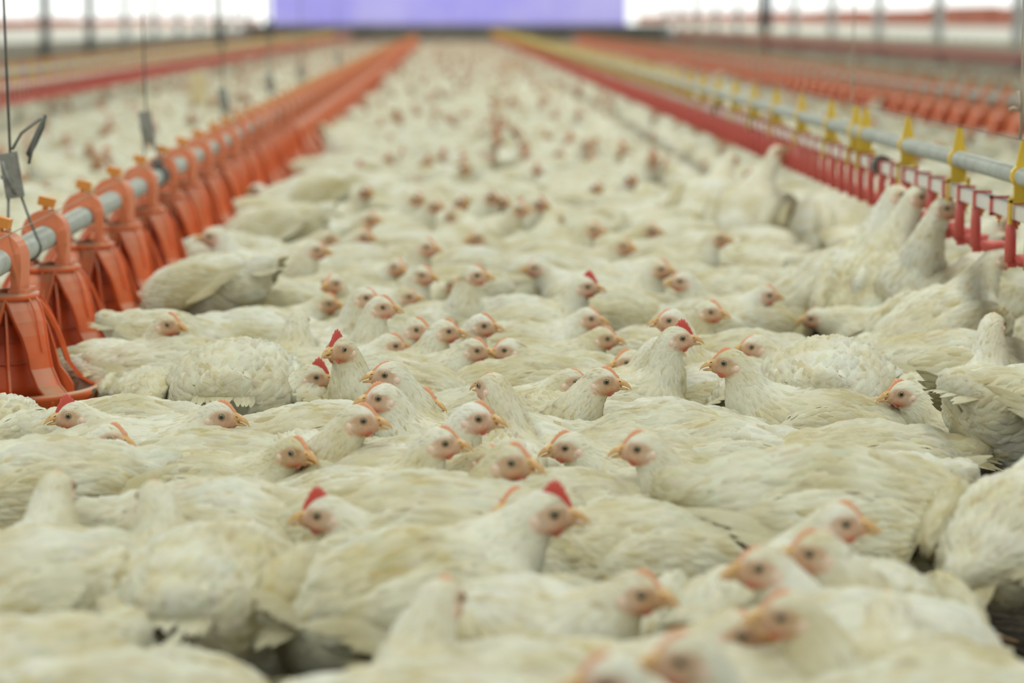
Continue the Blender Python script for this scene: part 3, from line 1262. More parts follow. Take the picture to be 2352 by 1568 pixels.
def wing_mesh(side, var):
    """folded wing in its own frame: +x to the shoulder, +y outward"""
    r = np.random.default_rng(40 + var)
    sv, sf = S3
    v = sv.copy()
    tx = np.clip((v[:, 0] + 1) / 2, 0, 1)
    v = v * np.array([.112, .026, .060])
    v[:, 2] *= 0.45 + .55 * np.sin(np.clip(tx * 1.25 + .18, 0, 1.45)) ** .8
    v[:, 2] += .012 * (1 - tx)
    nn = sv / np.array([.112, .026, .060])
    nn /= np.linalg.norm(nn, axis=1, keepdims=True)
    col = np.tile(CREAM, (len(v), 1))
    m = 3400
    tree = BVHTree.FromPolygons(v.tolist(), sf.tolist())
    a, b, c = v[sf[:, 0]], v[sf[:, 1]], v[sf[:, 2]]
    ar = np.linalg.norm(np.cross(b - a, c - a), axis=1)
    fi = r.choice(len(sf), m, p=ar / ar.sum())
    u = np.sqrt(r.random(m))[:, None]
    w = r.random(m)[:, None]
    P = a[fi] * (1 - u) + b[fi] * u * (1 - w) + c[fi] * u * w
    N_ = nn[sf[fi, 0]]
    ok = N_[:, 1] > -.25
    P, N_ = P[ok], N_[ok]
    fr = np.clip((P[:, 0] / .112 + 1) / 2, 0, 1)
    rad = .0068 + .0052 * (1 - fr)
    kp = thin_points(P, rad, r)
    P, N_, fr = P[kp], N_[kp], fr[kp]
    n = len(P)
    T = np.tile(np.array([-1, 0, -.22]), (n, 1)) + r.normal(0, .10, (n, 3))
    T -= N_ * (T * N_).sum(1, keepdims=True)
    T /= np.linalg.norm(T, axis=1, keepdims=True)
    L = (.020 + .030 * (1 - fr)) * r.uniform(.85, 1.15, n)
    Wd = (.0095 + .0055 * (1 - fr)) * r.uniform(.9, 1.1, n)
    cc = CREAM * r.uniform(.90, 1.02, (n, 1)) * np.array([1, .985, .94])
    cc *= 1 - (r.random(n) ** (7 - 4 * (P[:, 2] < -.02)))[:, None] * np.array([.14, .22, .42])
    g1 = feather_geo(P, N_, T, L, Wd, .0034 * r.uniform(.5, 1.5, n), .0001 * np.ones(n), cc, tree)
    # flight feathers closed along the lower edge
    k = 9
    P = np.stack([np.linspace(-.01, -.085, k), np.linspace(.022, .014, k), np.linspace(-.040, .004, k)], 1)
    N_ = np.tile(np.array([0, 1.0, .25]), (k, 1))
    N_ /= np.linalg.norm(N_, axis=1, keepdims=True)
    T = np.tile(np.array([-1, -.06, .10]), (k, 1)) + r.normal(0, .03, (k, 3))
    T /= np.linalg.norm(T, axis=1, keepdims=True)
    g2 = feather_geo(P, N_, T, np.linspace(.075, .085, k), np.full(k, .016), np.full(k, .002), np.full(k, -.002), CREAM * r.uniform(.85, .98, (k, 1)) * np.array([1, .98, .90]))
    V, Q, C, kk = [v], [], [col], len(v)
    for g in (g1, g2):
        V.append(g[0])
        Q.append(g[1] + kk)
        C.append(g[2])
        kk += len(g[0])
    V, Q, C = np.vstack(V), np.vstack(Q), np.vstack(C)
    if side < 0:
        V[:, 1] *= -1
        Q = Q[:, ::-1]
        sf = sf[:, ::-1]
    me = mesh_np('wing', V, Q, sf, C)
    me.materials.append(M['plumage'])
    return me


WING = {(s, k): wing_mesh(s, k) for s in (1, -1) for k in range(3)}


def beak_mesh(scale=1.0):
    bm = bmesh.new()
    seg = 12
    # upper mandible, curving to a hook
    st = [(.000, .0030, .0094, .0098), (.008, .0024, .0080, .0080), (.015, .0008, .0060, .0062), (.021, -.0020, .0038, .0044), (.0255, -.0058, .0017, .0024), (.0268, -.0088, .0005, .0006)]
    rings = []
    for x, z, w, h in st:
        rings.append([bm.verts.new((x, w * math.cos(2 * math.pi * k / seg), z + h * max(math.sin(2 * math.pi * k / seg), -.30))) for k in range(seg)])
    for a, b in zip(rings, rings[1:]):
        for k in range(seg):
            bm.faces.new((a[k], a[(k + 1) % seg], b[(k + 1) % seg], b[k])).smooth = True
    bm.faces.new(rings[-1])
    # lower mandible
    st = [(-.004, -.0050, .0084, .0056), (.008, -.0050, .0068, .0044), (.0155, -.0058, .0044, .0032), (.0210, -.0068, .0012, .0014)]
    rings = []
    for x, z, w, h in st:
        rings.append([bm.verts.new((x, w * math.cos(2 * math.pi * k / seg), z + h * min(math.sin(2 * math.pi * k / seg), .25))) for k in range(seg)])
    for a, b in zip(rings, rings[1:]):
        for k in range(seg):
            bm.faces.new((a[k], a[(k + 1) % seg], b[(k + 1) % seg], b[k])).smooth = True
    bm.faces.new(rings[-1])
    # nostrils
    for s in (-1, 1):
        tube(bm, [(.005, s * .0072, .0068), (.0085, s * .0066, .0056)], .0008, 6, mi=1)
    return to_mesh(bm, 'beak', [M['beak'], M['pupil']])


def comb_mesh(h, teeth, m):
    """serrated single comb rising from the beak base over the crown"""
    bm = bmesh.new()
    n = teeth * 4
    rows = []
    for i in range(n + 1):
        t = i / n
        x = .0280 - .032 * t
        zb = .0070 + .0160 * math.sin(min(1, t * 1.15) * math.pi / 2)
        env = math.sin(math.pi * min(1, .12 + t * .86)) ** 1.1
        saw = .74 + .26 * (1 - abs(((t * teeth) % 1) - .5) * 2)
        zt = zb + h * env * saw
        w0 = .0029 + .0010 * math.sin(math.pi * t)
        w1 = .0012
        rows.append([bm.verts.new(p) for p in ((x, -w0, zb - .004), (x, -w0 * .8, (zb + zt) / 2), (x - .002, -w1, zt), (x - .002, w1, zt), (x, w0 * .8, (zb + zt) / 2), (x, w0, zb - .004))])
    for a, b in zip(rows, rows[1:]):
        for k in range(5):
            bm.faces.new((a[k], b[k], b[k + 1], a[k + 1])).smooth = True
    bm.faces.new(rows[0])
    bm.faces.new(rows[-1][::-1])
    return to_mesh(bm, 'comb', m)


def eye_mesh(side):
    """ball with a round pupil, a brown ring and the pale lid round it; +y outward"""
    bm = bmesh.new()
    n = 18
    prof = [(0.0, .0052, 0), (.0014, .0051, 0), (.0024, .0046, 0), (.0031, .0040, 1), (.0042, .0029, 1), (.0047, .0020, 1), (.0053, .0025, 2), (.0061, .0016, 2), (.0068, -.0008, 2)]
    rings = []
    for r_, y_, _ in prof[1:]:
        rings.append([bm.verts.new((r_ * math.cos(2 * math.pi * k / n), side * y_, r_ * math.sin(2 * math.pi * k / n) * .92)) for k in range(n)])
    c = bm.verts.new((0, side * prof[0][1], 0))
    for k in range(n):
        bm.faces.new((c, rings[0][k], rings[0][(k + 1) % n])).material_index = 0
    for i, (a, b) in enumerate(zip(rings, rings[1:])):
        for k in range(n):
            f = bm.faces.new((a[k], b[k], b[(k + 1) % n], a[(k + 1) % n]))
            f.material_index = prof[i + 2][2]
    for f in bm.faces:
        f.smooth = True
    return to_mesh(bm, 'eye', [M['pupil'], M['iris'], M['lid']])


def wattle_mesh(s):
    bm = bmesh.new()
    bmesh.ops.create_icosphere(bm, subdivisions=2, radius=1.0)
    for v in bm.verts:
        x, y, z = v.co
        v.co = (.0052 * x * (1 - .2 * z), .0026 * y, -.005 + .0110 * s * z)
    for f in bm.faces:
        f.smooth = True
    return to_mesh(bm, 'wattle', M['wattle'])


def leg_mesh():
    bm = bmesh.new()
    tube(bm, [(-.018, 0, .085), (-.020, 0, .06), (-.012, 0, .030), (-.004, 0, .010)], [.010, .0085, .0075, .0085], 10)
    for a, ln in ((0, .055), (34, .046), (-34, .046), (180, .022)):
        c, s = math.cos(R(a)), math.sin(R(a))
        pts = [(-.004, 0, .011), (-.004 + c * ln * .5, s * ln * .5, .010), (-.004 + c * ln * .9, s * ln * .9, .006), (-.004 + c * (ln + .012), s * (ln + .012), .002)]
        tube(bm, pts, [.0075, .0062, .0050, .0012], 8)
    return to_mesh(bm, 'leg', M['shank'])


BEAK = beak_mesh()
COMB = {0: comb_mesh(.0040, 6, M['comb_orange']), 1: comb_mesh(.0082, 6, M['comb_orange']), 2: comb_mesh(.020, 6, M['comb_red'])}
EYEBALL = {1: eye_mesh(1), -1: eye_mesh(-1)}
WATTLE = {0: wattle_mesh(.85), 1: wattle_mesh(1.0)}
LEG = leg_mesh()
_b = bmesh.new()
bmesh.ops.create_icosphere(_b, subdivisions=2, radius=1.0)
for _v in _b.verts:
    _v.co = (_v.co.x * .0050, _v.co.y * .0030, _v.co.z * .0058)
for _f in _b.faces:
    _f.smooth = True
LOBE = to_mesh(_b, 'ear_lobe', M['lobe'])
_eye_z = None


def m4(Rm, t):
    m = Matrix.Identity(4)
    for i in range(3):
        for j in range(3):
            m[i][j] = float(Rm[i][j])
        m[i][3] = float(t[i])
    return m


def parts_for(pose, rel, comb, var, droop=0, lobe=False):
    """(name, mesh, local matrix) of everything but the body"""
    rel = int(round(rel / 20.0) * 20)
    cb, Rb, head, Rh = pose_geom(pose, rel)
    H = m4(Rh, head)
    out = [('beak', BEAK, H @ Matrix.Translation((.0235, 0, -.0035)) @ Matrix.Rotation(R(3), 4, 'Y')), ('comb', COMB[comb], H)]
    for s in (1, -1):
        out.append(('eye', EYEBALL[s], H @ Matrix.Translation((.0095, s * .0176, .0030)) @ Matrix.Rotation(R(-14 * s), 4, 'Z') @ Matrix.Scale(1.18, 4)))
        out.append(('wattle', WATTLE[1 if comb == 2 else 0], H @ Matrix.Translation((.0185, s * .0085, -.0120)) @ Matrix.Rotation(R(38), 4, 'Y')))
    if lobe:
        for s in (1, -1):
            out.append(('ear_lobe', LOBE, H @ Matrix.Translation((-.0115, s * .0246, -.0060))))
    for s in (1, -1):
        Wm = m4(Rb, cb) @ Matrix.Translation((-.022, s * (.111 + .030 * droop), .018 - .020 * droop)) @ Matrix.Rotation(R(s * 11), 4, 'Z') @ Matrix.Rotation(R(s * (18 + 26 * droop)), 4, 'X') @ Matrix.Rotation(R(5), 4, 'Y')
        out.append(('wing', WING[(s, var % 3)], Wm))
    if POSE[pose][0]:
        for s in (1, -1):
            out.append(('leg', LEG, Matrix.Translation((.0, s * .052, 0))))
    return out


FAR = {}


def far_mesh(pose, rel, comb):
    """blurred birds: body, beak, comb and eyes in one mesh"""
    rel = int(round(rel / 40.0) * 40)
    key = (pose, rel, comb)
    if key not in FAR:
        bme, geo = body_mesh(pose, rel, 0, 1)
        V, P3, C = [], [], []
        k = 0
        items = [(bme, Matrix.Identity(4), None)]
        for nm, me, mx in parts_for(pose, rel, comb, 0):
            c = {'beak': (.55, .33, .11), 'comb': (.62, .15, .08) if comb < 2 else (.56, .06, .04), 'eye': (.05, .045, .035), 'wattle': (.58, .14, .10), 'leg': (.6, .4, .2), 'wing': None}[nm]
            items.append((me, mx, c))
        for me, mx, c in items:
            n = len(me.vertices)
            v = np.zeros(n * 3, np.float32)
            me.vertices.foreach_get('co', v)
            mm = np.array(mx)
            V.append(v.reshape(-1, 3) @ mm[:3, :3].T + mm[:3, 3])
            if c is None:
                cc = np.zeros(n * 4, np.float32)
                me.attributes['Col'].data.foreach_get('color', cc)
                C.append(cc.reshape(-1, 4)[:, :3])
            else:
                C.append(np.tile(np.array(c), (n, 1)))
            for p in me.polygons:
                P3.append([i + k for i in p.vertices])
            k += n
        V, C = np.vstack(V), np.vstack(C)
        me = bpy.data.meshes.new('broiler_chicken')
        me.from_pydata(V.tolist(), [], P3)
        me.polygons.foreach_set('use_smooth', np.ones(len(P3), bool))
        a = me.attributes.new('Col', 'FLOAT_COLOR', 'POINT')
        c4 = np.ones((len(V), 4), np.float32)
        c4[:, :3] = C
        a.data.foreach_set('color', c4.ravel())
        me.materials.append(M['plumage'])
        FAR[key] = me
    return FAR[key]


# ---------------------------------------------------------------- broiler chickens: who sits where
# eye pixel in the photograph, head heading, body heading (0 right, 90 away, 180 left, 270 to the lens), pose, comb, label
BIRDS = []


def place(ex, ey, hy, by, pose, sc):
    """where a bird must sit for its eye to be seen at (ex, ey)"""
    rel = (hy - by + 180) % 360 - 180
    rel = max(-150, min(150, rel))
    _, _, head, Rh = pose_geom(pose, int(round(rel / 20.0) * 20))
    e_ = (Rh @ np.array([.0095, 0, .003]) + head) * sc
    p = at(ex, ey, e_[2])
    c, s = math.cos(R(by)), math.sin(R(by))
    return dict(x=p[0] - (c * e_[0] - s * e_[1]), y=p[1] - (s * e_[0] + c * e_[1]), rel=rel, pose=pose)


def B(ex, ey, hy, by, pose, comb, label, sc=1.0, droop=0):
    sc *= .93 if 590 < ey < 1110 else .97
    b = dict(by=by, comb=comb, label=label, sc=sc, fix=.06, droop=droop, hero=True, eye=(ex, ey, hy, by))
    b.update(place(ex, ey, hy, by, pose, sc))
    BIRDS.append(b)


def H(cx, ty, by, pose, label, rel=0, sc=1.0, droop=0, comb=0):
    z = (.268 if POSE[pose][0] else .190) * sc
    p = at(cx, ty, z)
    BIRDS.append(dict(x=p[0], y=p[1] , by=by, rel=rel, pose=pose, comb=comb, label=label, sc=sc, fix=.06, droop=droop, hero=True))


# front, out of focus
B(1275, 1178, 355, 33, 'sit', 2, 'large blurred white chicken with red comb sitting upright at front centre', 1.13)
B(1497, 1512, 190, 150, 'sit', 1, 'blurred chicken face with pink comb cut off at the bottom edge right of centre')
B(1425, 1552, 200, 185, 'low', 1, 'blurred chicken with pink comb tip just showing at the bottom edge')
B(1768, 1413, 184, 222, 'up', 1, 'blurred white chicken with big pale head facing left near the bottom right')
B(1700, 1462, 340, 20, 'sit', 0, 'blurred brownish chicken face half hidden behind the big pale head at bottom right')
B(1480, 1348, 340, 318, 'sit', 1, 'blurred chicken with orange comb facing right just right of the large upright one')
B(1725, 1287, 186, 255, 'up', 0, 'blurred chicken facing left, left of a close pair of heads at lower right')
B(1812, 1266, 186, 262, 'up', 1, 'blurred chicken facing left, right one of the close pair of heads at lower right')
B(1992, 1198, 345, 60, 'up', 1, 'blurred chicken with orange comb facing right before the big brownish body')
B(1075, 1368, 60, 95, 'up', 1, 'blurred chicken neck seen from behind before the large upright chicken', .95)
B(1990, 1395, 80, 100, 'sit', 0, 'blurred pale chicken neck from behind near the bottom right litter gap')
B(395, 1135, 100, 85, 'up', 0, 'blurred chicken with neck raised, seen from behind at lower left')
B(145, 1122, 75, 20, 'up', 0, 'blurred chicken neck seen from behind near the left edge')
B(735, 1168, 195, 185, 'sit', 2, 'blurred chicken turned away left with a bright red comb')
B(1147, 1153, 215, 190, 'sit', 1, 'small chicken face looking left just above the large upright chicken')
H(450, 1205, 80, 'hide', 'blurred big white body from behind with soiled rump at lower left', sc=1.12, rel=20)
H(110, 985, 190, 'hide', 'big blurred white body filling the left edge below the feeders', sc=1.08, rel=-20)
H(90, 1215, 200, 'hide', 'blurred white body at the left edge, second from the bottom', rel=40, sc=1.1)
H(220, 1500, 160, 'hide', 'blurred white back along the bottom left edge', rel=-20)
H(40, 1440, 230, 'hide', 'blurred white back in the bottom left corner', rel=20)
H(900, 1515, 170, 'hide', 'blurred white back at the bottom edge left of centre', rel=-40)
H(1270, 1460, 10, 'hide', 'blurred white back at the bottom edge in front of the upright chicken', rel=40)
H(1830, 1015, 8, 'hide', 'big blurred chicken body with brownish wing at right of centre', sc=1.22, rel=-40, droop=.5)
H(2350, 1085, 50, 'stand', 'standing soiled chicken with legs showing at the right edge', rel=-20, sc=.87)
H(1540, 1150, 215, 'hide', 'blurred white body left of the big brownish wing', rel=-40, sc=.9)
H(1950, 1370, 25, 'hide', 'blurred white back behind the bottom right pale neck', rel=-60, sc=1.05)
H(1600, 1440, 200, 'hide', 'blurred white body at the bottom between the paired faces', rel=20)
H(2120, 1500, 170, 'hide', 'blurred white back in the bottom right corner beside the litter', rel=30)
H(2120, 1150, 150, 'hide', 'white fluffy body with soiled lower edge left of the right edge stander', rel=40, sc=.75)
# sharp zone
B(540, 948, 350, 5, 'sit', 1, 'sharp chicken with orange comb facing right above the stained fluffy bird at left', 1.05)
B(299, 1004, 340, 10, 'sit', 1, 'chicken with hooked beak and orange comb facing right, low at left')
B(162, 956, 190, 178, 'sit', 2, 'chicken with ragged red comb facing left under the frontmost feeder pan')
B(687, 1030, 315, 0, 'sit', 1, 'chicken with upright orange comb looking towards the camera at left of centre')
B(725, 860, 340, 325, 'sit', 2, 'chicken with red comb facing right beside the rear view bird')
B(775, 797, 225, 250, 'tall', 2, 'slim chicken with raised red comb and neck stretched, facing the camera')
H(560, 778, 88, 'hide', 'ruffled chicken seen from behind with drooping wings and bare vent', sc=1.25, droop=1, rel=20)
H(690, 925, 190, 'hide', 'stained fluffy chicken body right behind the sharp left face', rel=-40)
H(470, 985, 175, 'hide', 'white chicken back with tidy wing in front of the sharp left face', rel=-30)
H(352, 835, 75, 'hide', 'fluffy chicken rear beside the second feeder pan', rel=30, sc=.8)
H(-35, 905, 70, 'hide', 'white chicken back at the left edge by the pan rim', rel=60)
H(300, 912, 20, 'hide', 'plain white back behind the red combed face by the pan', rel=-50)
H(430, 772, 10, 'hide', 'long white back between the feeder pans and the rear view bird', rel=-30)
B(888, 907, 186, 175, 'up', 1, 'sharp chicken with yellow beak facing left at centre left', 1.03)
B(843, 967, 350, 288, 'up', 1, 'sharp chicken with open yellow beak facing right below the left facing one', 1.05)
B(968, 925, 335, 350, 'low', 1, 'chicken with downcast beak half hidden behind the left facing sharp head')
B(1115, 951, 348, 20, 'up', 1, 'sharp chicken with open beak facing right at the very centre', 1.05)
B(900, 861, 190, 112, 'sit', 0, 'small round chicken head facing left behind the centre left pair')
B(1090, 880, 130, 95, 'tall', 0, 'white chicken with its back turned and neck raised at centre')
B(1088, 798, 345, 5, 'sit', 1, 'chicken with low orange comb facing right, left one of two touching heads')
B(1150, 802, 184, 172, 'sit', 0, 'chicken facing left, right one of two touching heads behind centre')
B(935, 790, 350, 0, 'low', 1, 'chicken with head low facing right, behind the touching heads')
B(1398, 868, 340, 285, 'up', 1, 'sharp chicken with yellow beak facing right beside a half hidden face', 1.03)
B(1348, 876, 345, 10, 'sit', 0, 'face half hidden behind the sharp yellow beaked head right of centre')
B(1410, 832, 188, 176, 'sit', 1, 'chicken with orange comb facing left just above the yellow beaked head')
B(1260, 961, 192, 175, 'low', 0, 'chicken with head stretched low to the left at centre')
B(1555, 801, 345, 20, 'up', 1, 'chicken facing right, lower of two stacked heads right of centre')
B(1555, 770, 345, 10, 'up', 2, 'chicken with frilled red comb facing right, upper of two stacked heads')
B(1047, 1018, 345, 10, 'up', 1, 'chicken with two comb points facing right just below centre')
B(1148, 1051, 325, 300, 'sit', 0, 'chicken facing the camera with slim pale head below centre')
B(1228, 1056, 335, 312, 'up', 1, 'large chicken head with red throat facing right below centre', 1.08)
B(1297, 1019, 184, 172, 'sit', 1, 'dozing chicken with pink face facing left below centre')
B(1480, 1031, 182, 185, 'up', 1, 'chicken with smooth orange comb facing left, right of the dozing one', 1.04)
B(1662, 826, 184, 176, 'up', 1, 'alert chicken with clean white neck and wing facing left, right of centre', 1.08)
B(2060, 901, 190, 172, 'sit', 1, 'sleepy chicken with red wattle facing left by a ragged tail')
H(1900, 775, 75, 'hide', 'chicken seen from behind with wings spread and stained underside', sc=1.28, droop=1, rel=20)
H(2240, 825, 25, 'peck', 'big white chicken standing at the right edge with soiled wing', sc=1.0, rel=-20)
H(1540, 935, 10, 'hide', 'white chicken with dark flight feathers before the alert white one', rel=-60)
H(1690, 968, 15, 'hide', 'white back with ragged tail below the alert white chicken', rel=-40)
H(1950, 965, 175, 'hide', 'long white back below the ragged tail at right', rel=30)
H(2090, 1040, 190, 'hide', 'white back under the big right edge chicken', rel=-30)
H(1400, 1085, 15, 'hide', 'grey white back left of the big brownish wing', rel=-60)
H(560, 1105, 5, 'hide', 'long plain white back behind the red comb at lower left', rel=-30, sc=1.05)
H(980, 1000, 20, 'hide', 'white back between the two open beaked heads', rel=-60)
H(960, 1080, 175, 'hide', 'big blurred white body behind the large upright chicken', sc=1.15, rel=-30)
H(1200, 905, 5, 'hide', 'long smooth back behind the low stretched head', rel=-40)
H(1380, 975, 175, 'hide', 'white back with ruffled tail at right of the low stretched head', rel=30)
H(890, 820, 10, 'hide', 'white back left of the two touching heads', rel=-40)
H(1230, 815, 170, 'hide', 'white back with fanned feathers right of the two touching heads', rel=30)
# behind the sharp zone
B(892, 706, 345, 318, 'up', 1, 'soft focus chicken facing right with raised orange comb, left of centre')
B(868, 681, 340, 20, 'sit', 0, 'soft focus chicken head with small comb, above left of centre')
B(935, 677, 350, 15, 'sit', 0, 'soft focus pale chicken head facing right beside a raised orange comb')
B(945, 756, 330, 350, 'sit', 1, 'soft focus chicken with orange comb looking down right')
B(1042, 754, 345, 10, 'up', 1, 'soft focus chicken with curved yellow beak, left of a matching pair')
B(1110, 748, 345, 0, 'up', 1, 'soft focus chicken with curved yellow beak, right of a matching pair')
B(1040, 655, 285, 300, 'sit', 0, 'soft focus round chicken face looking at the camera')
B(1115, 628, 340, 322, 'tall', 1, 'soft focus chicken with long neck and red throat behind centre')
B(980, 630, 320, 340, 'up', 1, 'soft focus chicken with orange comb turned to the camera')
B(910, 611, 300, 320, 'sit', 0, 'soft focus pair of brownish faces, the left one')
B(968, 566, 335, 10, 'up', 1, 'blurred chicken with upright orange comb behind the soft faces')
B(1222, 613, 200, 160, 'sit', 0, 'soft focus pale chicken with head bent down behind centre')
B(1350, 653, 340, 20, 'up', 2, 'soft focus chicken with vivid red comb and wattle right of centre', 1.05)
B(1362, 729, 345, 5, 'sit', 1, 'soft focus chicken facing right below the vivid red comb')
B(1375, 776, 340, 350, 'low', 1, 'chicken with closed eye facing right beside fanned feathers')
B(1435, 562, 330, 0, 'sit', 0, 'blurred chicken with brownish face behind the vivid red comb')
B(1525, 616, 340, 10, 'up', 1, 'soft focus chicken with orange comb facing right, behind a left facing head')
B(1562, 646, 200, 190, 'up', 0, 'soft focus chicken facing left with rounded white nape')
B(1545, 731, 190, 175, 'sit', 0, 'soft focus chicken facing left behind the stacked heads')
B(1758, 673, 345, 10, 'sit', 1, 'soft focus chicken facing right with pointed orange comb, right of centre')
B(1650, 716, 325, 350, 'up', 1, 'soft focus chicken with tall pointed comb looking to the camera')
B(1872, 726, 182, 172, 'low', 0, 'soft focus chicken with low head facing left near the standing birds')
B(1733, 797, 186, 170, 'low', 0, 'chicken face peeping out behind the alert white one')
B(2000, 782, 90, 80, 'low', 1, 'orange comb and nape of a chicken behind the spread wings')
B(2085, 447, 350, 5, 'stretch', 0, 'soft focus chicken standing with long sloping back under the red cups', 1.06)
B(2163, 478, 330, 270, 'stretch', 0, 'soft focus chicken standing chest on below the red cups', 1.04)
B(2135, 452, 340, 60, 'stretch', 0, 'chicken head between the two birds standing under the red cups', 1.06)
B(2277, 546, 15, 50, 'drink', 0, 'chicken stretching its beak up to the dripping nipple')
B(2297, 591, 5, 30, 'stand', 1, 'chicken with red comb reaching for a red cup at the right edge', 1.05)
B(2285, 740, 60, 60, 'tall', 0, 'ruffled chicken neck from behind below the right drinking bird')
H(2180, 748, 10, 'hide', 'chicken with folded dirty wing in front of the drinking birds', sc=1.15, rel=-40)
B(1790, 345, 340, 60, 'reach', 0, 'blurred chicken stretching tall at the far red cups', 1.05)
H(1900, 440, 60, 'stand', 'blurred chicken standing with stained chest right of the tall one', rel=-20)
H(1630, 405, 60, 'stand', 'blurred chicken standing left of the tall one at the cups', rel=-20)
H(1965, 445, 80, 'stand', 'blurred chicken half hidden behind the stained chest', rel=-20)
B(405, 746, 330, 350, 'low', 1, 'chicken with lowered head and orange comb beside the third feeder pan')
H(390, 645, 15, 'peck', 'hunched white chicken with rounded back at the third feeder pan', rel=30, sc=.95)
H(285, 672, 100, 'hide', 'ruffled yellowish back between the second and third feeder pans', rel=20, sc=.85)
H(475, 580, 150, 'peck', 'hunched chicken feeding at the fifth pan with bare red flank')
B(500, 540, 186, 185, 'up', 0, 'chicken facing left to the feeders with head raised', 1.1)
H(640, 463, 165, 'peck', 'blurred chicken with upright tail feeding at the left line', rel=0)
H(705, 395, 195, 'peck', 'blurred white chicken body farther along the left feeders', rel=0)
B(738, 570, 345, 300, 'up', 0, 'soft focus chicken facing right in front of the feeding birds')
B(685, 592, 300, 330, 'sit', 0, 'small soft focus face beside the one in front of the feeding birds')
B(765, 652, 250, 200, 'up', 0, 'soft focus chicken with narrow frontal face at left')
B(772, 692, 345, 10, 'sit', 1, 'soft focus chicken facing right below the narrow frontal face')
B(710, 735, 95, 85, 'up', 0, 'narrow white neck from behind with pink spot on the crown')
H(640, 640, 180, 'hide', 'long soft focus back behind the lowered head by the feeders', rel=-30)
H(590, 708, 10, 'hide', 'soft focus white back with raised tail left of the narrow neck', rel=-40)
H(800, 730, 160, 'hide', 'white back with a dark pecked spot right of the narrow neck', rel=40)
H(1180, 680, 10, 'hide', 'broad soft focus back behind the matching pair', rel=-40)
H(1450, 665, 10, 'hide', 'yellowish soft focus back beside the vivid red comb', rel=-50)
H(1700, 745, 170, 'hide', 'long white back behind the alert white chicken', rel=30)
# blurred faces further back
for i, (x, y, hy, c) in enumerate(((850, 502, 330, 0), (840, 541, 340, 1), (842, 440, 320, 0), (1066, 462, 300, 0), (1090, 545, 200, 0), (1126, 452, 330, 0), (1236, 466, 340, 1), (1386, 430, 300, 0),
                                   (1440, 412, 300, 0), (1370, 526, 340, 1), (1500, 526, 330, 0), (1080, 386, 320, 0), (1205, 330, 320, 0), (1290, 352, 310, 0), (1346, 330, 340, 1), (1655, 546, 340, 0),
                                   (1495, 372, 200, 0), (975, 455, 330, 0), (1002, 470, 330, 0), (1160, 460, 340, 0), (1200, 478, 310, 0))):
    B(x, y, hy, hy + [10, -20, 30, 0, 25][i % 5], ['up', 'sit', 'up'][i % 3], c, None)
# fill the rest of the near flock so that the floor is covered as densely as in the photograph
GAPS = [(*at(770, 1535, 0)[:2], .17), (LX + .22, 4.02, .24), (LX + .25, 4.5, .20), (*at(2170, 1350, 0)[:2], .22), (*at(2230, 1110, 0)[:2], .07)]
NEAR_MAX, MAX_INDIVIDUAL = 12.0, 300


def in_view(x, y, z=.15, mx=120):
    d = np.array([x, y, z - EYE_H]) @ CR
    if d[2] > -.5:
        return False
    px, py = W_ / 2 + FPX * d[0] / -d[2], H_ / 2 - FPX * d[1] / -d[2]
    return -mx < px < W_ + mx and py < H_ + 110


def blocked(x, y):
    if x < LEFT_WALL + .25 or x > RIGHT_WALL - .25:
        return True
    return any(abs(y - py) < .6 and (x - px) ** 2 + (y - py) ** 2 < .285 ** 2 for px, py in PANS) or any((x - a) ** 2 + (y - b) ** 2 < r * r for a, b, r in GAPS)


def fill(y0, y1, dmin, existing, limit):
    pts = [(b['x'], b['y']) for b in existing]
    grid = {}
    for p in pts:
        grid.setdefault((int(p[0] // .25), int(p[1] // .25)), []).append(p)
    out = []
    cand = []
    y = y0
    for _ in range(60000):
        y = y0 + (y1 - y0) * rng.random() ** .75
        xw = .25 * y + .3
        cand.append((rng.uniform(-xw, xw), y))
    for x, y in cand:
        if not in_view(x, y) or blocked(x, y):
            continue
        kx, ky = int(x // .25), int(y // .25)
        dm = .34 if y < 3.4 else (.30 if y < 5.6 else dmin)
        kr = 2
        if any((x - q[0]) ** 2 + (y - q[1]) ** 2 < dm * dm for a in range(kx - kr, kx + kr + 1) for b in range(ky - kr, ky + kr + 1) for q in grid.get((a, b), ())):
            continue
        grid.setdefault((kx, ky), []).append((x, y))
        out.append((x, y))
    out.sort(key=lambda p: p[1])
    return out[:limit]


EYE_H = camo.location[2]
n_hero = len(BIRDS)
extra = fill(1.75, NEAR_MAX, .225, BIRDS, MAX_INDIVIDUAL - n_hero)
for x, y in extra:
    near = y < 6.3
    pose = rng.choice(['hide', 'tuck', 'hide']) if near else rng.choice(['sit', 'low', 'hide', 'hide', 'tuck'])
    by = rng.uniform(0, 360) if not near else rng.choice([0, 180]) + rng.normal(0, 30)
    BIRDS.append(dict(x=x, y=y, by=by, rel=float(rng.choice([-80, -40, 0, 40, 80])), pose=str(pose), comb=int(rng.choice([0, 0, 1])), label=None, sc=rng.uniform(.95, 1.06), fix=1.0, droop=0, hero=False))



def head_of(b):
    _, _, head, Rh = pose_geom(b['pose'], int(round(b['rel'] / 20.0) * 20))
    c, s = math.cos(R(b['by'])), math.sin(R(b['by']))
    h = head * b['sc']
    return np.array([b['x'] + c * h[0] - s * h[1], b['y'] + s * h[0] + c * h[1], h[2]])


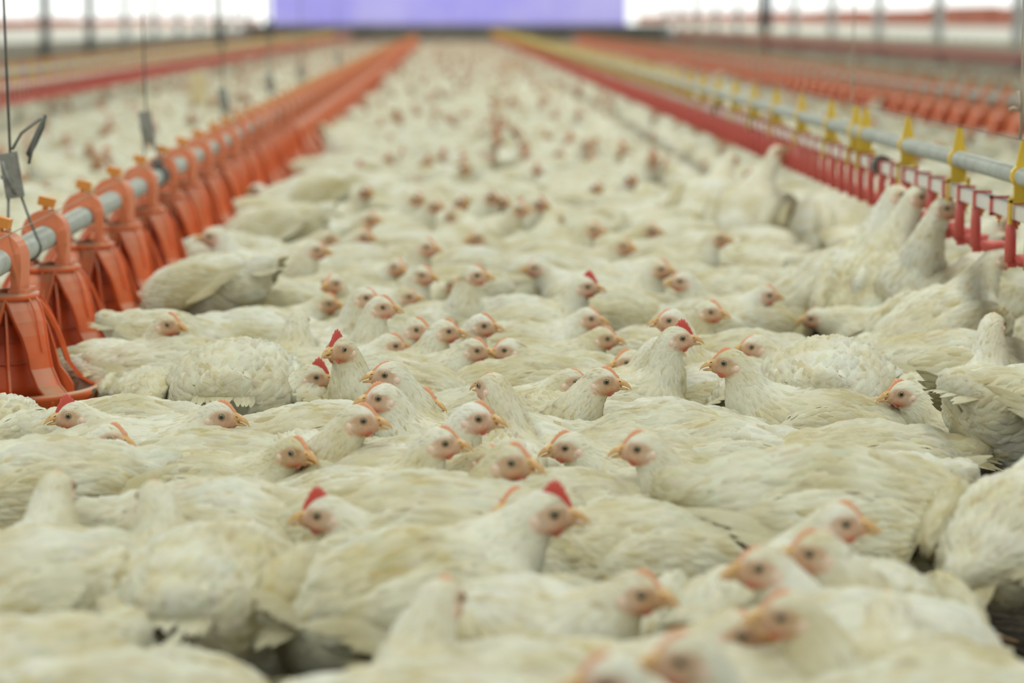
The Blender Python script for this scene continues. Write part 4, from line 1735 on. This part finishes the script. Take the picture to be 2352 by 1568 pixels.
def covers(b, E):
    '''does bird b stand between the lens and the point E?'''
    O = np.array([0, 0, EYE_H])
    c, s = math.cos(R(b['by'])), math.sin(R(b['by']))
    up = POSE[b['pose']][0]
    k = b['sc']
    M_ = np.array([[c, s, 0], [-s, c, 0], [0, 0, 1]]) / k
    rad = np.array([.165, .116, .094])
    o = (M_ @ (O - np.array([b['x'], b['y'], 0])) - np.array([-.02, 0, .172 if up else .098])) / rad
    d = (M_ @ (E - O)) / rad
    A, B_, C_ = d @ d, o @ d, o @ o - 1
    q = B_ * B_ - A * C_
    if q > 0 and 0 < (-B_ - math.sqrt(q)) / A < .988:
        return 'body'
    H_ = head_of(b)
    t = ((H_ - O) @ (E - O)) / ((E - O) @ (E - O))
    if 0 < t < .985 and np.linalg.norm(O + (E - O) * t - H_) < .034:
        return 'head'
    return None


# nobody may stand in front of a face the photograph shows: bodies in the way shift towards the lens, unnamed birds go
NEXT = {'low': 'sit', 'sit': 'up', 'up': 'tall'}
for b in BIRDS:
    b['x0'], b['y0'] = b['x'], b['y']
for it in range(14):
    n_cov = 0
    for b in list(BIRDS):
        if not b['hero'] or 'eye' not in b:
            continue
        E = head_of(b)
        for j in list(BIRDS):
            if j is b or j['y'] > b['y'] + .1 or abs(j['y'] - b['y']) > 1.6:
                continue
            w = covers(j, E)
            if not w:
                continue
            n_cov += 1
            if not j['hero']:
                BIRDS.remove(j)
            elif 'eye' not in j and j.get('moved', 0) < .18:
                j['moved'] = j.get('moved', 0) + .03
                u = np.array([j['x'], j['y']])
                u /= np.linalg.norm(u)
                j['x'] -= u[0] * .03
                j['y'] -= u[1] * .03
            elif b['pose'] in NEXT and it % 3 == 2:
                ex, ey, hy, by = b['eye']
                b.update(place(ex, ey, hy, by, NEXT[b['pose']], b['sc']))
                break
            elif 'eye' not in j and j['sc'] > .75:
                j['sc'] *= .96
    for gx, gy in ((740, 1540), (2170, 1370), (2190, 1430), (2230, 1100), (1565, 1310)):
        E = at(gx, gy, 0.0)
        for j in list(BIRDS):
            if covers(j, E) == 'body':
                if not j['hero']:
                    BIRDS.remove(j)
                elif 'eye' not in j and j.get('side', 0) < .10:
                    sgn = 1 if j['x'] / j['y'] > E[0] / E[1] else -1
                    j['x'] += sgn * .02
                    j['side'] = j.get('side', 0) + .02
    print('covered faces', it, n_cov)
for b in BIRDS:
    b['x0'], b['y0'] = b['x'], b['y']

# let the bodies settle against each other and the pans
for it in range(45):
    X = np.array([[b['x'], b['y']] for b in BIRDS])
    A = np.array([[math.cos(R(b['by'])), math.sin(R(b['by']))] for b in BIRDS])
    sc = np.array([b['sc'] * (.8 if POSE[b['pose']][0] else 1) for b in BIRDS])
    mob = np.array([b['fix'] for b in BIRDS])
    n = len(BIRDS)
    D2 = np.concatenate([X + A * (.070 * sc)[:, None], X - A * (.075 * sc)[:, None]])
    rr = np.concatenate([.084 * sc, .068 * sc])
    own = np.concatenate([np.arange(n)] * 2)
    d = D2[:, None] - D2[None]
    L = np.linalg.norm(d, axis=2) + 1e-6
    pen = np.clip(rr[:, None] + rr[None] - L, 0, None)
    pen[own[:, None] == own[None]] = 0
    share = mob[own][:, None] / (mob[own][:, None] + mob[own][None])
    share = np.where((mob[own][:, None] < .5) & (mob[own][None] < .5), .025, share)
    push = (d / L[..., None] * (pen * share * .45)[..., None]).sum(1)
    mv = push[:n] + push[n:]
    for px, py in PANS:
        if py > 13:
            continue
        dd = D2 - np.array([px, py])
        l2 = np.linalg.norm(dd, axis=1) + 1e-6
        p2 = np.clip(rr + .150 - l2, 0, None)[:, None] * dd / l2[:, None] * .5
        mv += p2[:n] + p2[n:]
    ln = np.linalg.norm(mv, axis=1, keepdims=True)
    mv *= np.minimum(1, .02 / (ln + 1e-9))
    for b, m_ in zip(BIRDS, mv):
        b['x'] += float(m_[0])
        b['y'] += float(m_[1])
        if b['hero']:                    # the birds picked out in the photograph stay where it shows them
            dx, dy = b['x'] - b['x0'], b['y'] - b['y0']
            l_ = math.hypot(dx, dy)
            if l_ > .022:
                b['x'], b['y'] = b['x0'] + dx * .022 / l_, b['y0'] + dy * .022 / l_

BIRDS.sort(key=lambda b: b['y'])


def zone_label(b):
    x, y = b['x'], b['y']
    if b['y'] < 3.2:
        return 'blurred white chicken huddled low among the nearest birds', 'low huddled chickens in the blurred foreground'
    if x < LX - .1:
        return 'blurred white chicken resting on the far side of the left feeders', 'chickens beyond the left feed line'
    if x > DX + .1:
        return 'blurred white chicken resting on the far side of the red drinker cups', 'chickens beyond the drinker line'
    if b['y'] < 5.2:
        return 'white chicken huddled low with hidden face in the sharp middle rows', 'low huddled chickens in the sharp rows'
    if b['y'] < 7.2:
        return 'soft focus white chicken resting low among the soft focus faces', 'chickens resting in the soft focus rows'
    return 'small blurred white chicken resting in the lane between feeders and drinkers', 'chickens in the blurred middle lane'


GROUP_HERO = 'broiler chickens in front of and within the sharp rows'
for i, b in enumerate(BIRDS):
    y = b['y']
    rz = R(b['by'])
    if b['label'] is None:
        lab, grp = zone_label(b)
    else:
        lab, grp = b['label'], GROUP_HERO
    if y < 7.4 or (b['label'] and y < 9):
        detail = 2 if y < 6.6 else 1
        me, geo = body_mesh(b['pose'], b['rel'], i % 2 if detail == 2 and b['pose'] in ('sit', 'up') else 0, detail)
        root = empty('broiler_chicken', (b['x'], b['y'], 0), rz, b['sc'])
        tag(root, lab, 'chicken', grp)
        link('body', me, None, root)
        for nm, pm, mx in parts_for(b['pose'], b['rel'], b['comb'], i, b['droop'], y < 6.0):
            if b['pose'] == 'tuck' and nm == 'wattle':
                continue
            o = link(nm, pm, None, root)
            o.matrix_local = mx
    else:
        o = link('broiler_chicken', far_mesh(b['pose'], b['rel'], b['comb']))
        o.location = (b['x'], b['y'], 0)
        o.rotation_euler = (0, 0, rz)
        o.scale = (b['sc'],) * 3
        tag(o, lab, 'chicken', grp)

# ---------------------------------------------------------------- the thousands beyond: one flock
def coarse(pose, rel, voxel, sub):
    v, nn, q, spine, geo = bird_solid(pose, rel, voxel, 1, sub)
    cb, Rb, head, Rh = geo
    col = np.tile(CREAM, (len(v), 1))
    h = (v - head) @ Rh
    f = (h[:, 0] > -.012) & (np.linalg.norm(h, axis=1) < .055)
    col[f] = SKIN * np.array([.95, .95, .95])
    rumple = np.sin(v[:, 0] * 60) * np.sin(v[:, 1] * 70 + 1) * .05
    col *= (1 + rumple)[:, None]
    # comb and beak as two small wedges
    w = np.array([[.02, .004, .012], [.02, -.004, .012], [-.012, -.004, .024], [-.012, .004, .024], [.010, 0, .036], [-.010, 0, .038],
                  [.026, .008, .002], [.026, -.008, .002], [.026, -.007, -.011], [.026, .007, -.011], [.052, .001, -.010], [.052, -.001, -.010]])
    wq = np.array([[0, 1, 4, 4], [1, 2, 5, 4], [2, 3, 5, 5], [3, 0, 4, 5], [6, 7, 11, 10], [7, 8, 11, 11], [8, 9, 10, 11], [9, 6, 10, 10]])
    k = len(v)
    v = np.vstack([v, w @ Rh.T + head])
    tri = [[a, b, c] for a, b, c, d in (wq + k) if c == d]
    quad = [x for x in (wq + k) if x[2] != x[3]]
    q = np.vstack([q, np.array(quad)])
    col = np.vstack([col, np.tile((.55, .24, .16), (6, 1)), np.tile((.5, .3, .12), (6, 1))])
    return v, q, np.array(tri), col


def flock(name, y0, y1, pitch_, protos, label, taken, kill):
    V, Q, T, C = [], [], [], []
    k = 0
    row = 0
    y = y0
    cnt = 0
    while y < y1:
        xw = .235 * y + .6
        x = -xw + (row % 2) * pitch_ / 2
        while x < xw:
            px, py = x + rng.normal(0, .03), y + rng.normal(0, .03)
            x += pitch_
            if not in_view(px, py, .15, 60) or blocked(px, py) or rng.random() < kill:
                continue
            if taken is not None and len(taken) and np.min((taken[:, 0] - px) ** 2 + (taken[:, 1] - py) ** 2) < .19 ** 2:
                continue
            v, q, t, c = protos[rng.integers(len(protos))]
            a = rng.uniform(0, 2 * math.pi)
            s = rng.uniform(.94, 1.08)
            m = np.array([[math.cos(a), -math.sin(a), 0], [math.sin(a), math.cos(a), 0], [0, 0, 1]]) * s
            V.append(v @ m.T + np.array([px, py, 0]))
            Q.append(q + k)
            T.append(t + k)
            C.append(c * rng.uniform(.93, 1.03))
            k += len(v)
            cnt += 1
        y += pitch_ * .86
        row += 1
    me = mesh_np(name, np.vstack(V), np.vstack(Q), np.vstack(T), np.vstack(C))
    me.materials.append(M['plumage'])
    o = link(name, me)
    tag(o, label, 'flock', None, 'stuff')
    print(name, cnt, k)


taken = np.array([[b['x'], b['y']] for b in BIRDS])
ylast = max(b['y'] for b in BIRDS if not b['hero']) if len(extra) else 9.0
yy0 = ylast - .05
PM = [coarse(p, r_, .018, S2) for p, r_ in (('sit', 0), ('sit', 60), ('low', -40), ('tuck', 80), ('hide', -80), ('tuck', -60), ('hide', 0), ('up', -60), ('tuck', 40))]
PF = [coarse(p, r_, .034, S2) for p, r_ in (('sit', 0), ('low', -40), ('up', 40), ('tuck', 60), ('low', 0))]
flock('chicken_flock', yy0, 24, .262, PM, 'dense blurred flock of white chickens behind the sharp rows', taken, 0.05)
flock('chicken_flock', 24, 64, .27, PF, 'distant pale flock of white chickens towards the far end', None, 0.03)

# ---------------------------------------------------------------- far person by the right openings
def person():
    me = bpy.data.meshes.new('person_skin')
    P = {'pelvis': (0, 0, .95, .13), 'waist': (0, 0, 1.10, .125), 'chest': (0, 0, 1.32, .15), 'neck': (0, 0, 1.50, .06), 'head0': (0.01, 0, 1.58, .075), 'head': (.01, 0, 1.68, .085)}
    for s, n in ((1, 'l'), (-1, 'r')):
        P.update({'hip' + n: (0, s * .09, .88, .10), 'knee' + n: (.02, s * .10, .50, .062), 'ank' + n: (0, s * .10, .09, .042), 'toe' + n: (.15, s * .11, .04, .035),
                  'sh' + n: (0, s * .18, 1.42, .07), 'el' + n: (-.02, s * .23, 1.14, .045), 'wr' + n: (.05, s * .22, .90, .03), 'hand' + n: (.07, s * .215, .82, .035)})
    E = [('pelvis', 'waist'), ('waist', 'chest'), ('chest', 'neck'), ('neck', 'head0'), ('head0', 'head')]
    for n in 'lr':
        E += [('pelvis', 'hip' + n), ('hip' + n, 'knee' + n), ('knee' + n, 'ank' + n), ('ank' + n, 'toe' + n), ('chest', 'sh' + n), ('sh' + n, 'el' + n), ('el' + n, 'wr' + n), ('wr' + n, 'hand' + n)]
    ks = list(P)
    me.from_pydata([P[k][:3] for k in ks], [(ks.index(a), ks.index(b)) for a, b in E], [])
    o = bpy.data.objects.new('tmp', me)
    COL.objects.link(o)
    o.modifiers.new('s', 'SKIN')
    for i, k in enumerate(ks):
        me.skin_vertices[0].data[i].radius = (P[k][3], P[k][3])
        me.skin_vertices[0].data[i].use_root = (k == 'pelvis')
    sd = o.modifiers.new('d', 'SUBSURF')
    sd.levels = sd.render_levels = 2
    dg = bpy.context.evaluated_depsgraph_get()
    out = bpy.data.meshes.new_from_object(o.evaluated_get(dg))
    bpy.data.objects.remove(o)
    for m in (mat('person_trousers', (.09, .09, .10), .8), mat('person_shirt', (.42, .50, .62), .8), mat('person_skin', (.42, .25, .17), .6), mat('person_hair', (.03, .025, .02), .7)):
        out.materials.append(m)
    for p in out.polygons:
        x, y, z = p.center
        arm = abs(y) > .17 and z < 1.12
        p.material_index = 2 if (z > 1.49 or (arm and z > .70)) else (1 if z > .98 else 0)
        if z > 1.70 or (z > 1.60 and x < -.02):
            p.material_index = 3
        p.use_smooth = True
    root = tag(empty('person', (6.30, 46.0, 0), R(160)), 'person far off in pale blue shirt and dark trousers by the right openings', 'person')
    link('body', out, None, root)


person()
